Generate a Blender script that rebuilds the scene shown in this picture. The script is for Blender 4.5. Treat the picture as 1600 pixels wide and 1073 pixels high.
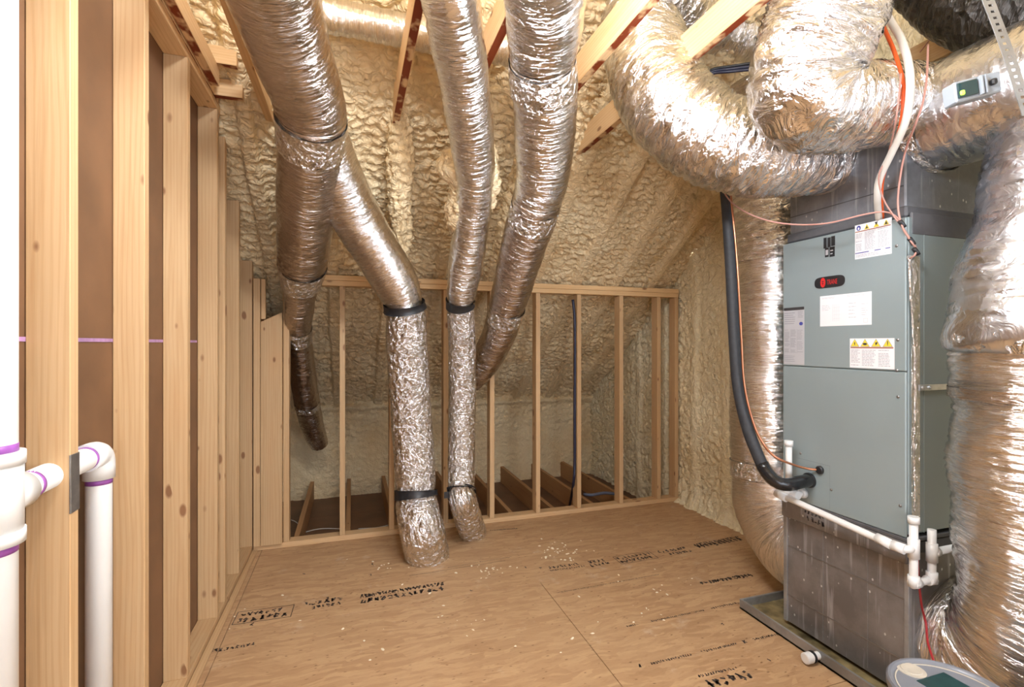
import bpy, bmesh, math, random
import numpy as np
from mathutils import Vector, Matrix

for o in list(bpy.data.objects):
    bpy.data.objects.remove(o, do_unlink=True)
S = bpy.context.scene
COL = S.collection

# ------------------------------------------------------------------ camera
F, CX, CY, YAW, CH = 765.0, 800.0, 536.5, math.radians(18.1), 1.45
cd = bpy.data.cameras.new('camera')
cd.sensor_width = 36.0
cd.lens = F / 1600 * 36.0
cd.clip_start = 0.02
cam = bpy.data.objects.new('camera', cd)
COL.objects.link(cam)
cam.location = (0, 0, CH)
cam.rotation_euler = (math.pi / 2, 0, -YAW)
S.camera = cam

# ------------------------------------------------------------------ world, light, exposure
W = bpy.data.worlds.new('world')
S.world = W
W.use_nodes = True
bg = W.node_tree.nodes['Background']
bg.inputs[0].default_value = (0.88, 0.98, 1.12, 1)
bg.inputs[1].default_value = 4.0
S.view_settings.view_transform = 'Standard'
S.view_settings.look = 'None'
S.view_settings.exposure = 0.45
S.view_settings.gamma = 1.0
S.view_settings.use_curve_mapping = False


def lamp(name, loc, power, size, col=(1, 0.95, 0.88)):
    l = bpy.data.lights.new(name, 'POINT')
    l.energy = power
    l.shadow_soft_size = size
    l.color = col
    o = bpy.data.objects.new(name, l)
    o.location = loc
    COL.objects.link(o)
    return o


lamp('rear_fill_lamp', (0.2, -1.9, 2.3), 16, 0.12, (0.92, 0.98, 1.06))  # added fill behind the camera, stands for no known fixture
lamp('rear_fill_lamp', (1.2, -1.8, 1.3), 34, 0.12, (0.92, 0.98, 1.06))  # second added fill, unseen, low behind the camera
lamp('roof_fill_lamp', (0.05, 0.75, 3.25), 85, 0.15, (0.92, 0.98, 1.06))  # added fill above the ties, brightens the roof foam
lamp('roof_fill_lamp', (0.5, 1.3, 2.52), 58, 0.12, (0.92, 0.98, 1.06))  # added fill out of view, lifts the gable and roof
lamp('roof_fill_lamp', (0.85, 0.8, 2.35), 40, 0.12, (0.92, 0.98, 1.06))  # added fill out of view, lifts the deeper parts

for nm, (xa, xb, za, zb_) in (('added_doorway_portal', (-0.25, 0.75, 0.0, 2.25)), ('added_window_portal', (1.25, 2.6, 0.5, 2.7))):
    pl_ = bpy.data.lights.new(nm, 'AREA')          # portals: they only guide world light through the added openings
    pl_.shape = 'RECTANGLE'; pl_.size = xb - xa; pl_.size_y = zb_ - za
    po = bpy.data.objects.new(nm, pl_)
    po.location = ((xa + xb) / 2, -2.19, (za + zb_) / 2); po.rotation_euler = (math.pi / 2, 0, 0)
    COL.objects.link(po)
    pl_.cycles.is_portal = True

# ------------------------------------------------------------------ geometry helpers
FW = np.array([math.sin(YAW), math.cos(YAW), 0.0])
RT = np.array([math.cos(YAW), -math.sin(YAW), 0.0])
UP = np.array([0, 0, 1.0])
C0 = np.array([0, 0, CH])


def P(px, py, X=None, Y=None, Z=None, d=None):
    """point on a known plane of the room that is seen in that direction"""
    v = FW + (px - CX) / F * RT + (CY - py) / F * UP
    if X is not None:
        t = X / v[0]
    elif Y is not None:
        t = Y / v[1]
    elif Z is not None:
        t = (Z - CH) / v[2]
    else:
        t = d
    return C0 + v * t


rng = random.Random(7)


def _h(ix, iy, seed):
    n = (ix.astype(np.int64) * 374761393 + iy.astype(np.int64) * 668265263 + seed * 1274126177) & 0xFFFFFFFF
    n = ((n ^ (n >> 13)) * 1274126177) & 0xFFFFFFFF
    n = (n ^ (n >> 16)) & 0xFFFFFFFF
    return n / 4294967296.0


def perlin(x, y, seed=0):
    x = np.asarray(x, float); y = np.asarray(y, float)
    ix = np.floor(x); iy = np.floor(y)
    fx = x - ix; fy = y - iy
    u = fx * fx * fx * (fx * (fx * 6 - 15) + 10)
    v = fy * fy * fy * (fy * (fy * 6 - 15) + 10)

    def g(dx, dy):
        a = _h(ix + dx, iy + dy, seed) * 2 * np.pi
        return np.cos(a) * (fx - dx) + np.sin(a) * (fy - dy)
    a = g(0, 0) * (1 - u) + g(1, 0) * u
    b = g(0, 1) * (1 - u) + g(1, 1) * u
    return (a * (1 - v) + b * v) * 1.4


def worley(x, y, seed=0):
    x = np.asarray(x, float); y = np.asarray(y, float)
    ix = np.floor(x); iy = np.floor(y)
    best = np.full(x.shape, 9.0); second = np.full(x.shape, 9.0)
    for dx in (-1, 0, 1):
        for dy in (-1, 0, 1):
            cx = ix + dx + _h(ix + dx, iy + dy, seed)
            cy = iy + dy + _h(ix + dx, iy + dy, seed + 91)
            d = np.hypot(x - cx, y - cy)
            second = np.minimum(second, np.maximum(best, d))
            best = np.minimum(best, d)
    return best, second


def props(o, label=None, cat=None, group=None, kind=None):
    if label: o['label'] = label
    if cat: o['category'] = cat
    if group: o['group'] = group
    if kind: o['kind'] = kind
    return o


def empty(name, loc=(0, 0, 0), label=None, cat=None, group=None, kind=None):
    o = bpy.data.objects.new(name, None)
    o.empty_display_size = 0.05
    o.location = loc
    COL.objects.link(o)
    return props(o, label, cat, group, kind)


def link(name, me, mat, parent=None):
    if mat is not None:
        me.materials.append(mat)
    o = bpy.data.objects.new(name, me)
    COL.objects.link(o)
    if parent is not None:
        o.parent = parent
        bpy.context.view_layer.update() if False else None
        loc = Vector((0, 0, 0))
        p = parent
        while p is not None:
            loc += p.location
            p = p.parent
        o.location = -loc
    return o


def mesh(name, verts, faces, mat, parent=None, smooth=False, uvs=None):
    me = bpy.data.meshes.new(name)
    me.from_pydata([tuple(map(float, v)) for v in verts], [], faces)
    if smooth:
        me.polygons.foreach_set('use_smooth', [True] * len(me.polygons))
    if uvs is not None:
        uv = me.uv_layers.new(name='UVMap')
        li = np.zeros(len(me.loops), int)
        me.loops.foreach_get('vertex_index', li)
        uv.data.foreach_set('uv', np.asarray(uvs, float)[li].ravel())
    me.update()
    return link(name, me, mat, parent)


def grid_mesh(name, V, uvs, mat, parent=None, closed=False, caps=False, attr=None):
    """V: (n,m,3) grid; closed wraps the second axis (uv seam kept by an extra column)"""
    n, m = V.shape[:2]
    me = bpy.data.meshes.new(name)
    idx = np.arange(n * m).reshape(n, m)
    q = np.stack([idx[:-1, :-1], idx[:-1, 1:], idx[1:, 1:], idx[1:, :-1]], -1).reshape(-1, 4)
    nf = len(q)
    verts = V.reshape(-1, 3)
    me.vertices.add(len(verts))
    me.vertices.foreach_set('co', verts.astype(np.float32).ravel())
    extra = []
    if caps:
        extra = [list(idx[0, :-1][::-1]), list(idx[-1, :-1])]
    tot = nf * 4 + sum(len(e) for e in extra)
    me.loops.add(tot)
    li = np.concatenate([q.ravel()] + [np.array(e) for e in extra]) if extra else q.ravel()
    me.loops.foreach_set('vertex_index', li.astype(np.int32))
    starts = list(range(0, nf * 4, 4)); totals = [4] * nf
    s = nf * 4
    for e in extra:
        starts.append(s); totals.append(len(e)); s += len(e)
    me.polygons.add(nf + len(extra))
    me.polygons.foreach_set('loop_start', starts)
    me.polygons.foreach_set('loop_total', totals)
    me.polygons.foreach_set('use_smooth', [True] * nf + [False] * len(extra))
    uv = me.uv_layers.new(name='UVMap')
    uv.data.foreach_set('uv', uvs.reshape(-1, 2)[li].astype(np.float32).ravel())
    if attr is not None:
        a = me.attributes.new('over', 'FLOAT', 'POINT')
        a.data.foreach_set('value', attr.reshape(-1).astype(np.float32))
    me.update(calc_edges=True)
    if closed:
        bm = bmesh.new(); bm.from_mesh(me)
        bmesh.ops.remove_doubles(bm, verts=bm.verts, dist=1e-6)
        bm.to_mesh(me); bm.free()
    me.validate()
    return link(name, me, mat, parent)


def prism(name, verts8, mat, parent=None, axis=2, bevel=0.002, loc=None):
    """hexahedron: bottom ring 0-3 (ccw seen from above), top ring 4-7; uv: v runs along axis"""
    v = [Vector(tuple(map(float, a))) for a in verts8]
    bm = bmesh.new()
    bv = [bm.verts.new(a) for a in v]
    for f in ((3, 2, 1, 0), (4, 5, 6, 7), (0, 1, 5, 4), (1, 2, 6, 5), (2, 3, 7, 6), (3, 0, 4, 7)):
        bm.faces.new([bv[i] for i in f])
    if bevel:
        bmesh.ops.bevel(bm, geom=list(bm.edges), offset=bevel, segments=1, affect='EDGES', profile=0.5)
    bmesh.ops.recalc_face_normals(bm, faces=bm.faces)
    uv = bm.loops.layers.uv.new('UVMap')
    ou, ov = rng.uniform(0, 50), rng.uniform(0, 50)
    oth = [i for i in range(3) if i != axis]
    for f in bm.faces:
        nrm = f.normal
        k = max(range(3), key=lambda i: abs(nrm[i]))
        for l in f.loops:
            co = l.vert.co
            if k == axis:
                l[uv].uv = (co[oth[0]] + ou, co[oth[1]] * 0.3 + ov)
            else:
                a = [i for i in oth if i != k][0]
                l[uv].uv = (co[a] + ou + 0.37 * k, co[axis] + ov)
    me = bpy.data.meshes.new(name)
    bm.to_mesh(me); bm.free()
    return link(name, me, mat, parent)


def box(name, x, y, z, mat, parent=None, axis=2, bevel=0.002):
    (x0, x1), (y0, y1), (z0, z1) = x, y, z
    return prism(name, [(x0, y0, z0), (x1, y0, z0), (x1, y1, z0), (x0, y1, z0),
                        (x0, y0, z1), (x1, y0, z1), (x1, y1, z1), (x0, y1, z1)], mat, parent, axis, bevel)


def catmull(pts, step):
    pts = np.asarray(pts, float)
    p = np.vstack([2 * pts[0] - pts[1], pts, 2 * pts[-1] - pts[-2]])
    out = []
    for i in range(1, len(p) - 2):
        p0, p1, p2, p3 = p[i - 1], p[i], p[i + 1], p[i + 2]
        t = np.linspace(0, 1, 40, endpoint=False)[:, None]
        out.append(0.5 * (2 * p1 + (p2 - p0) * t + (2 * p0 - 5 * p1 + 4 * p2 - p3) * t ** 2 + (3 * p1 - p0 - 3 * p2 + p3) * t ** 3))
    out = np.vstack(out + [pts[-1:]])
    d = np.concatenate([[0], np.cumsum(np.linalg.norm(np.diff(out[:, :3], axis=0), axis=1))])
    n = max(4, int(d[-1] / step))
    s = np.linspace(0, d[-1], n)
    return np.stack([np.interp(s, d, out[:, k]) for k in range(out.shape[1])], 1), s


def rounded(pts, fillet, step):
    """polyline with filleted corners, resampled"""
    pts = [np.asarray(p, float) for p in pts]
    out = [pts[0]]
    for i in range(1, len(pts) - 1):
        a, b, c = pts[i - 1], pts[i], pts[i + 1]
        f = min(fillet, np.linalg.norm(a - b) * .48, np.linalg.norm(c - b) * .48)
        p1 = b + (a - b) / np.linalg.norm(a - b) * f
        p2 = b + (c - b) / np.linalg.norm(c - b) * f
        for t in np.linspace(0, 1, 7):
            out.append((1 - t) ** 2 * p1 + 2 * t * (1 - t) * b + t * t * p2)
    out.append(pts[-1])
    return np.array(out)


def frames(c):
    t = np.gradient(c, axis=0)
    t /= np.linalg.norm(t, axis=1)[:, None] + 1e-12
    n = np.zeros_like(c)
    ref = np.array([0.3, -1.0, 0.2])
    v = ref - t[0] * ref.dot(t[0])
    n[0] = v / np.linalg.norm(v)
    for i in range(1, len(c)):
        v = n[i - 1] - t[i] * n[i - 1].dot(t[i])
        n[i] = v / np.linalg.norm(v)
    return t, n, np.cross(t, n)


def tube(name, pts, r, mat, parent=None, seg=12, step=0.02, smooth_path=True, fillet=0.03):
    if smooth_path:
        c, s = catmull(pts, step)
    else:
        c = rounded(pts, fillet, step)
        s = np.concatenate([[0], np.cumsum(np.linalg.norm(np.diff(c, axis=0), axis=1))])
    t, n, b = frames(c)
    th = np.linspace(0, 2 * np.pi, seg + 1)
    V = c[:, None, :] + (n[:, None, :] * np.cos(th)[None, :, None] + b[:, None, :] * np.sin(th)[None, :, None]) * r
    uv = np.stack(np.broadcast_arrays((th * r)[None, :], s[:, None]), -1)
    return grid_mesh(name, V, uv, mat, parent, closed=True, caps=True)


def lathe(name, prof, mat, loc, parent=None, seg=48, axis=(0, 0, 1)):
    """prof: list of (r,h) along axis from loc"""
    ax = Vector(axis).normalized()
    q = Vector((0, 0, 1)).rotation_difference(ax)
    verts, faces = [], []
    for r, h in prof:
        for k in range(seg):
            a = 2 * math.pi * k / seg
            verts.append(Vector(tuple(map(float, loc))) + q @ Vector((max(r, 1e-5) * math.cos(a), max(r, 1e-5) * math.sin(a), h)))
    for i in range(len(prof) - 1):
        for k in range(seg):
            faces.append((i * seg + k, i * seg + (k + 1) % seg, (i + 1) * seg + (k + 1) % seg, (i + 1) * seg + k))
    faces.append(tuple(range(seg))[::-1])
    faces.append(tuple((len(prof) - 1) * seg + k for k in range(seg)))
    o = mesh(name, verts, faces, mat, parent)
    me = o.data
    bm = bmesh.new(); bm.from_mesh(me)
    bmesh.ops.recalc_face_normals(bm, faces=bm.faces)
    for f in bm.faces: f.smooth = len(f.verts) == 4
    for e in bm.edges:
        if len(e.link_faces) == 2 and e.calc_face_angle(0) > 0.6: e.smooth = False
    bm.to_mesh(me); bm.free()
    return o


# ------------------------------------------------------------------ materials
def newmat(name):
    m = bpy.data.materials.new(name)
    m.use_nodes = True
    nt = m.node_tree
    return m, nt, nt.nodes['Principled BSDF']


def nd(nt, typ, **kw):
    n = nt.nodes.new(typ)
    for k, v in kw.items():
        if k in n.inputs.keys() if isinstance(k, str) else False:
            n.inputs[k].default_value = v
        else:
            setattr(n, k, v)
    return n


def simple(name, col, rough=0.5, metal=0.0, noise=0.06, nscale=12.0, bump=0.0, emit=None):
    m, nt, b = newmat(name)
    L = nt.links.new
    tc = nd(nt, 'ShaderNodeTexCoord')
    nz = nd(nt, 'ShaderNodeTexNoise'); nz.inputs['Scale'].default_value = nscale; nz.inputs['Detail'].default_value = 5
    L(tc.outputs['Object'], nz.inputs['Vector'])
    cr = nd(nt, 'ShaderNodeValToRGB')
    cr.color_ramp.elements[0].position = 0.3; cr.color_ramp.elements[1].position = 0.7
    cr.color_ramp.elements[0].color = tuple(c * (1 - noise) for c in col) + (1,)
    cr.color_ramp.elements[1].color = tuple(min(1, c * (1 + noise)) for c in col) + (1,)
    L(nz.outputs['Fac'], cr.inputs[0])
    L(cr.outputs[0], b.inputs['Base Color'])
    b.inputs['Roughness'].default_value = rough
    b.inputs['Metallic'].default_value = metal
    if bump:
        bp = nd(nt, 'ShaderNodeBump'); bp.inputs['Strength'].default_value = bump; bp.inputs['Distance'].default_value = 0.004
        L(nz.outputs['Fac'], bp.inputs['Height']); L(bp.outputs[0], b.inputs['Normal'])
    if emit:
        b.inputs['Emission Color'].default_value = tuple(emit[:3]) + (1,)
        b.inputs['Emission Strength'].default_value = emit[3]
    return m


def mixc(nt, a, b, fac, mode='MIX'):
    n = nt.nodes.new('ShaderNodeMix')
    n.data_type = 'RGBA'; n.blend_type = mode; n.clamp_factor = True
    for sock, val in ((n.inputs[0], fac), (n.inputs[6], a), (n.inputs[7], b)):
        if isinstance(val, (int, float)): sock.default_value = val
        elif isinstance(val, tuple): sock.default_value = val if len(val) == 4 else val + (1,)
        else: nt.links.new(val, sock)
    return n.outputs[2]


def ramp(nt, src, p0, p1, c0=(0, 0, 0), c1=(1, 1, 1)):
    r = nt.nodes.new('ShaderNodeValToRGB')
    r.color_ramp.elements[0].position = p0; r.color_ramp.elements[1].position = p1
    r.color_ramp.elements[0].color = c0 + (1,); r.color_ramp.elements[1].color = c1 + (1,)
    nt.links.new(src, r.inputs[0])
    return r.outputs[0]


def mapping(nt, src, scale, loc=(0, 0, 0), rot=(0, 0, 0)):
    m = nt.nodes.new('ShaderNodeMapping')
    m.inputs['Scale'].default_value = scale; m.inputs['Location'].default_value = loc; m.inputs['Rotation'].default_value = rot
    nt.links.new(src, m.inputs['Vector'])
    return m.outputs[0]


def noise(nt, vec, scale, detail=4, rough=0.55, dist=0.0):
    n = nt.nodes.new('ShaderNodeTexNoise')
    n.inputs['Scale'].default_value = scale; n.inputs['Detail'].default_value = detail
    n.inputs['Roughness'].default_value = rough; n.inputs['Distortion'].default_value = dist
    nt.links.new(vec, n.inputs['Vector'])
    return n.outputs['Fac']


def bumpn(nt, h, strength, dist, normal=None):
    b = nt.nodes.new('ShaderNodeBump')
    b.inputs['Strength'].default_value = strength; b.inputs['Distance'].default_value = dist
    nt.links.new(h, b.inputs['Height'])
    if normal is not None: nt.links.new(normal, b.inputs['Normal'])
    return b.outputs[0]


def wood(name, light, dark, stain=False, knots=True):
    m, nt, b = newmat(name)
    L = nt.links.new
    uv = nd(nt, 'ShaderNodeUVMap').outputs[0]
    oi = nd(nt, 'ShaderNodeObjectInfo')
    g1 = noise(nt, mapping(nt, uv, (34, 1.3, 1)), 1.0, 3, 0.5, 1.4)
    wv = nt.nodes.new('ShaderNodeTexWave'); wv.wave_type = 'BANDS'; wv.bands_direction = 'X'
    wv.inputs['Scale'].default_value = 9; wv.inputs['Distortion'].default_value = 9; wv.inputs['Detail'].default_value = 2
    wv.inputs['Detail Scale'].default_value = 0.7
    L(mapping(nt, uv, (2.2, 0.16, 1)), wv.inputs['Vector'])
    fine = noise(nt, mapping(nt, uv, (260, 5, 1)), 1.0, 2)
    blot = noise(nt, mapping(nt, uv, (5, 1.4, 1)), 1.0, 3)
    c = mixc(nt, light, dark, ramp(nt, wv.outputs['Fac'], 0.55, 1.0, (0, 0, 0), (.36, .36, .36)))
    c = mixc(nt, c, dark, ramp(nt, g1, 0.45, 0.75, (0, 0, 0), (.45, .45, .45)))
    c = mixc(nt, c, tuple(x * 1.12 for x in light), ramp(nt, fine, 0.5, 0.8, (0, 0, 0), (.5, .5, .5)))
    c = mixc(nt, c, (0.62, 0.33, 0.14), ramp(nt, blot, 0.55, 0.8, (0, 0, 0), (.4, .4, .4)))
    if knots:
        vo = nt.nodes.new('ShaderNodeTexVoronoi'); vo.feature = 'F1'
        vo.inputs['Scale'].default_value = 1.0
        L(mapping(nt, uv, (19, 9.0, 1)), vo.inputs['Vector'])
        sep = nd(nt, 'ShaderNodeSeparateColor'); L(vo.outputs['Color'], sep.inputs[0])
        big = nd(nt, 'ShaderNodeMath', operation='MULTIPLY'); L(sep.outputs[0], big.inputs[0]); big.inputs[1].default_value = 0.34
        lt = nd(nt, 'ShaderNodeMath', operation='SUBTRACT'); L(big.outputs[0], lt.inputs[0]); L(vo.outputs['Distance'], lt.inputs[1])
        rare = nd(nt, 'ShaderNodeMath', operation='GREATER_THAN'); L(sep.outputs[1], rare.inputs[0]); rare.inputs[1].default_value = 0.66
        k = nd(nt, 'ShaderNodeMath', operation='MULTIPLY')
        L(ramp(nt, lt.outputs[0], 0.0, 0.12), k.inputs[0]); L(rare.outputs[0], k.inputs[1])
        k2 = nd(nt, 'ShaderNodeMath', operation='MULTIPLY'); k2.inputs[1].default_value = 0.8
        L(k.outputs[0], k2.inputs[0])
        c = mixc(nt, c, (0.20, 0.075, 0.03), k2.outputs[0])
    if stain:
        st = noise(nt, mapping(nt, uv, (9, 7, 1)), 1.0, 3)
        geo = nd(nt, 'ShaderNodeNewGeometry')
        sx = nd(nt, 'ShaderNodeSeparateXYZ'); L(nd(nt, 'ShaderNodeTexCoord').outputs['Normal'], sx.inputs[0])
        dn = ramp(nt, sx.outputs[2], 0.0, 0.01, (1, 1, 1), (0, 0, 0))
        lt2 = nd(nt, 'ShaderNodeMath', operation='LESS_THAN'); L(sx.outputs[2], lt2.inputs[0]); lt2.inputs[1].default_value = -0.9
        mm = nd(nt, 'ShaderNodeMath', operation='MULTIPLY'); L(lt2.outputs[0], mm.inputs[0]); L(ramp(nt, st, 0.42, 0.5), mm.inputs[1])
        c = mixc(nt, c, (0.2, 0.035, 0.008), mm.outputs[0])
    hv = nd(nt, 'ShaderNodeHueSaturation')
    r1 = nd(nt, 'ShaderNodeMapRange'); r1.inputs[3].default_value = 0.88; r1.inputs[4].default_value = 1.1
    L(oi.outputs['Random'], r1.inputs[0]); L(r1.outputs[0], hv.inputs['Value'])
    L(c, hv.inputs['Color'])
    L(hv.outputs[0], b.inputs['Base Color'])
    b.inputs['Roughness'].default_value = 0.55
    b.inputs['Specular IOR Level'].default_value = 0.25
    L(bumpn(nt, g1, 0.25, 0.003), b.inputs['Normal'])
    return m


def foil(name, tint=(0.83, 0.82, 0.81), rough=0.14, strength=0.9, su=16, sv=55, amp=0.018, facet=0.010):
    m, nt, b = newmat(name)
    L = nt.links.new
    uv = nd(nt, 'ShaderNodeUVMap').outputs[0]
    n1 = noise(nt, mapping(nt, uv, (su, sv, 1)), 1.0, 5, 0.55, 1.2)
    ab = nd(nt, 'ShaderNodeMath', operation='SUBTRACT'); L(n1, ab.inputs[0]); ab.inputs[1].default_value = 0.5
    ab2 = nd(nt, 'ShaderNodeMath', operation='ABSOLUTE'); L(ab.outputs[0], ab2.inputs[0])
    ds = nt.nodes.new('ShaderNodeTexNoise'); ds.inputs['Scale'].default_value = 14; L(uv, ds.inputs['Vector'])
    mv = nt.nodes.new('ShaderNodeVectorMath'); mv.operation = 'MULTIPLY_ADD'
    L(ds.outputs['Color'], mv.inputs[0]); mv.inputs[1].default_value = (.05, .05, 0); L(uv, mv.inputs[2])
    vo = nt.nodes.new('ShaderNodeTexVoronoi'); vo.feature = 'F1'; vo.inputs['Scale'].default_value = 1.0
    L(mapping(nt, mv.outputs[0], (su * 1.7, sv * 0.75, 1), rot=(0, 0, 0.4)), vo.inputs['Vector'])
    nr = bumpn(nt, ab2.outputs[0], strength, amp)
    nr = bumpn(nt, vo.outputs['Distance'], strength, facet, nr)
    L(nr, b.inputs['Normal'])
    rg = noise(nt, mapping(nt, uv, (6, 9, 1)), 1.0, 3)
    L(ramp(nt, rg, 0.3, 0.75, (rough * .7,) * 3, (rough * 1.7,) * 3), b.inputs['Roughness'])
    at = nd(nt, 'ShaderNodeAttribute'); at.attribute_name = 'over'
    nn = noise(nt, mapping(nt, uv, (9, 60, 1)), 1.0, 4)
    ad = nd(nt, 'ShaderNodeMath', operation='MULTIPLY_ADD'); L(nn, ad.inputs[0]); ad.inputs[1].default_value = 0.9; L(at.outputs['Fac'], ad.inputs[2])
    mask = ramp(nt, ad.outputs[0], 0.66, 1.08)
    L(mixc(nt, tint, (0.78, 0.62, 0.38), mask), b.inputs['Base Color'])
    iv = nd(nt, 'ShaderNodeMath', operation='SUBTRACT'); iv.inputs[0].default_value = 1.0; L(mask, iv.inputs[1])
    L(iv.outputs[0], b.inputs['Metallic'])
    return m


def foam_mat(name, a=(0.88, 0.72, 0.46), c=(0.81, 0.60, 0.33), bsc=(20, 26, 26)):
    m, nt, b = newmat(name)
    L = nt.links.new
    tc = nd(nt, 'ShaderNodeTexCoord').outputs['Object']
    n1 = noise(nt, tc, 3.0, 4); n2 = noise(nt, tc, 26, 4, 0.6, 0.8)
    col = mixc(nt, a, c, ramp(nt, n1, 0.35, 0.75))
    col = mixc(nt, col, (0.60, 0.38, 0.16), ramp(nt, n2, 0.58, 0.8, (0, 0, 0), (.5, .5, .5)))
    L(col, b.inputs['Base Color'])
    b.inputs['Roughness'].default_value = 0.5
    b.inputs['Specular IOR Level'].default_value = 0.35
    ds = nt.nodes.new('ShaderNodeTexNoise'); ds.inputs['Scale'].default_value = 17; ds.inputs['Detail'].default_value = 1; L(tc, ds.inputs['Vector'])
    mv = nt.nodes.new('ShaderNodeVectorMath'); mv.operation = 'MULTIPLY_ADD'
    L(ds.outputs['Color'], mv.inputs[0]); mv.inputs[1].default_value = (.11, .11, .11); L(tc, mv.inputs[2])
    vo = nt.nodes.new('ShaderNodeTexVoronoi'); vo.feature = 'DISTANCE_TO_EDGE'; vo.inputs['Scale'].default_value = 1.0
    L(mapping(nt, mv.outputs[0], bsc), vo.inputs['Vector'])
    sq = nd(nt, 'ShaderNodeMath', operation='POWER'); L(vo.outputs['Distance'], sq.inputs[0]); sq.inputs[1].default_value = 0.5
    nr = bumpn(nt, sq.outputs[0], 0.65, 0.016)
    L(nr, b.inputs['Normal'])
    return m


def osb_mat(name):
    m, nt, b = newmat(name)
    L = nt.links.new
    tc = nd(nt, 'ShaderNodeTexCoord').outputs['Object']
    ds = nt.nodes.new('ShaderNodeTexNoise'); ds.inputs['Scale'].default_value = 5; L(tc, ds.inputs['Vector'])
    mv = nt.nodes.new('ShaderNodeVectorMath'); mv.operation = 'MULTIPLY_ADD'
    L(ds.outputs['Color'], mv.inputs[0]); mv.inputs[1].default_value = (.07, .07, 0); L(tc, mv.inputs[2])
    c = None
    for i, (sx, sy, rt) in enumerate(((8, 42, 0.1), (7, 36, -0.5), (9, 48, 0.65), (8, 44, -0.15))):
        vo = nt.nodes.new('ShaderNodeTexVoronoi'); vo.inputs['Scale'].default_value = 1.0
        L(mapping(nt, mv.outputs[0], (sx, sy, 1), loc=(i * 3.1, i * 1.7, 0), rot=(0, 0, rt)), vo.inputs['Vector'])
        sp = nd(nt, 'ShaderNodeSeparateColor'); L(vo.outputs['Color'], sp.inputs[0])
        cc = ramp(nt, sp.outputs[0], 0.0, 1.0, (0.30, 0.15, 0.065), (0.62, 0.41, 0.22))
        if c is None: c = cc
        else:
            c = mixc(nt, c, cc, ramp(nt, sp.outputs[1], 0.55, 0.57, (0, 0, 0), (.85, .85, .85)))
    c = mixc(nt, c, (0.50, 0.315, 0.17), 0.55)
    fib = noise(nt, mapping(nt, mv.outputs[0], (22, 120, 1)), 1.0, 5, 0.65)
    c = mixc(nt, c, (0.30, 0.15, 0.06), ramp(nt, fib, 0.52, 0.8, (0, 0, 0), (.7, .7, .7)))
    big = noise(nt, tc, 1.4, 3)
    c = mixc(nt, c, (0.58, 0.39, 0.22), ramp(nt, big, 0.4, 0.7, (0, 0, 0), (.35, .35, .35)))
    # small dark flecks and pale dust
    fl = nt.nodes.new('ShaderNodeTexVoronoi'); fl.inputs['Scale'].default_value = 1.0
    L(mapping(nt, mv.outputs[0], (16, 40, 1), rot=(0, 0, .25)), fl.inputs['Vector'])
    c = mixc(nt, c, (0.13, 0.05, 0.02), ramp(nt, fl.outputs['Distance'], 0.06, 0.15, (.7, .7, .7), (0, 0, 0)))
    du = noise(nt, tc, 4.5, 6, 0.7)
    c = mixc(nt, c, (0.68, 0.58, 0.46), ramp(nt, du, 0.6, 0.78, (0, 0, 0), (.55, .55, .55)))
    L(c, b.inputs['Base Color'])
    b.inputs['Roughness'].default_value = 0.55
    b.inputs['Specular IOR Level'].default_value = 0.3
    L(bumpn(nt, fib, 0.15, 0.002), b.inputs['Normal'])
    return m


def duct_board(name, base=(0.20, 0.21, 0.23), streak=True, metal=0.55, rough=0.38):
    m, nt, b = newmat(name)
    L = nt.links.new
    tc = nd(nt, 'ShaderNodeTexCoord').outputs['Object']
    a = noise(nt, tc, 3.5, 6, 0.65)
    c = mixc(nt, base, tuple(min(1, x * 2.0) for x in base), ramp(nt, a, 0.4, 0.75))
    if streak:
        s = noise(nt, mapping(nt, tc, (34, 34, 2.2)), 1.0, 4)
        c = mixc(nt, c, (0.62, 0.63, 0.66), ramp(nt, s, 0.57, 0.74, (0, 0, 0), (.75, .75, .75)))
        sp = nt.nodes.new('ShaderNodeTexVoronoi'); sp.inputs['Scale'].default_value = 1
        L(mapping(nt, tc, (24, 24, 17)), sp.inputs['Vector'])
        c = mixc(nt, c, (0.75, 0.75, 0.74), ramp(nt, sp.outputs['Distance'], 0.07, 0.12, (.9, .9, .9), (0, 0, 0)))
    L(c, b.inputs['Base Color'])
    b.inputs['Metallic'].default_value = metal
    L(ramp(nt, a, 0.3, 0.8, (rough * .7,) * 3, (rough * 1.5,) * 3), b.inputs['Roughness'])
    L(bumpn(nt, a, 0.12, 0.01), b.inputs['Normal'])
    return m


M = {}
M['pine'] = wood('pine', (0.60, 0.40, 0.215), (0.48, 0.27, 0.115))
M['pine_pale'] = wood('pine_pale', (0.74, 0.50, 0.26), (0.58, 0.34, 0.15))
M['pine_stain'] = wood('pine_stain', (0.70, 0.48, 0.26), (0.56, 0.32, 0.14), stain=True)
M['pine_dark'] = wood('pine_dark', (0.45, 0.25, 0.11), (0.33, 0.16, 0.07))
M['foil'] = foil('foil', su=7, sv=75, amp=0.010, facet=0.003)
M['foil_pleat'] = foil('foil_pleat', su=9, sv=30, amp=0.032, facet=0.006, rough=0.12)
M['foil_crinkle'] = foil('foil_crinkle', su=22, sv=30, amp=0.034, facet=0.012, rough=0.09)
M['foil_dark'] = foil('foil_dark', tint=(0.62, 0.56, 0.51), rough=0.17, amp=0.010, facet=0.003, su=8, sv=70)
M['foil_black'] = foil('foil_black', tint=(0.10, 0.095, 0.09), rough=0.25)
M['foil_flat'] = foil('foil_flat', tint=(0.72, 0.73, 0.75), rough=0.24, amp=0.008, facet=0.002, su=14, sv=16)
M['foam'] = foam_mat('foam')
M['foam_wall'] = foam_mat('foam_wall', (0.93, 0.83, 0.58), (0.88, 0.74, 0.46), (28, 28, 17))
M['osb'] = osb_mat('osb')
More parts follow.
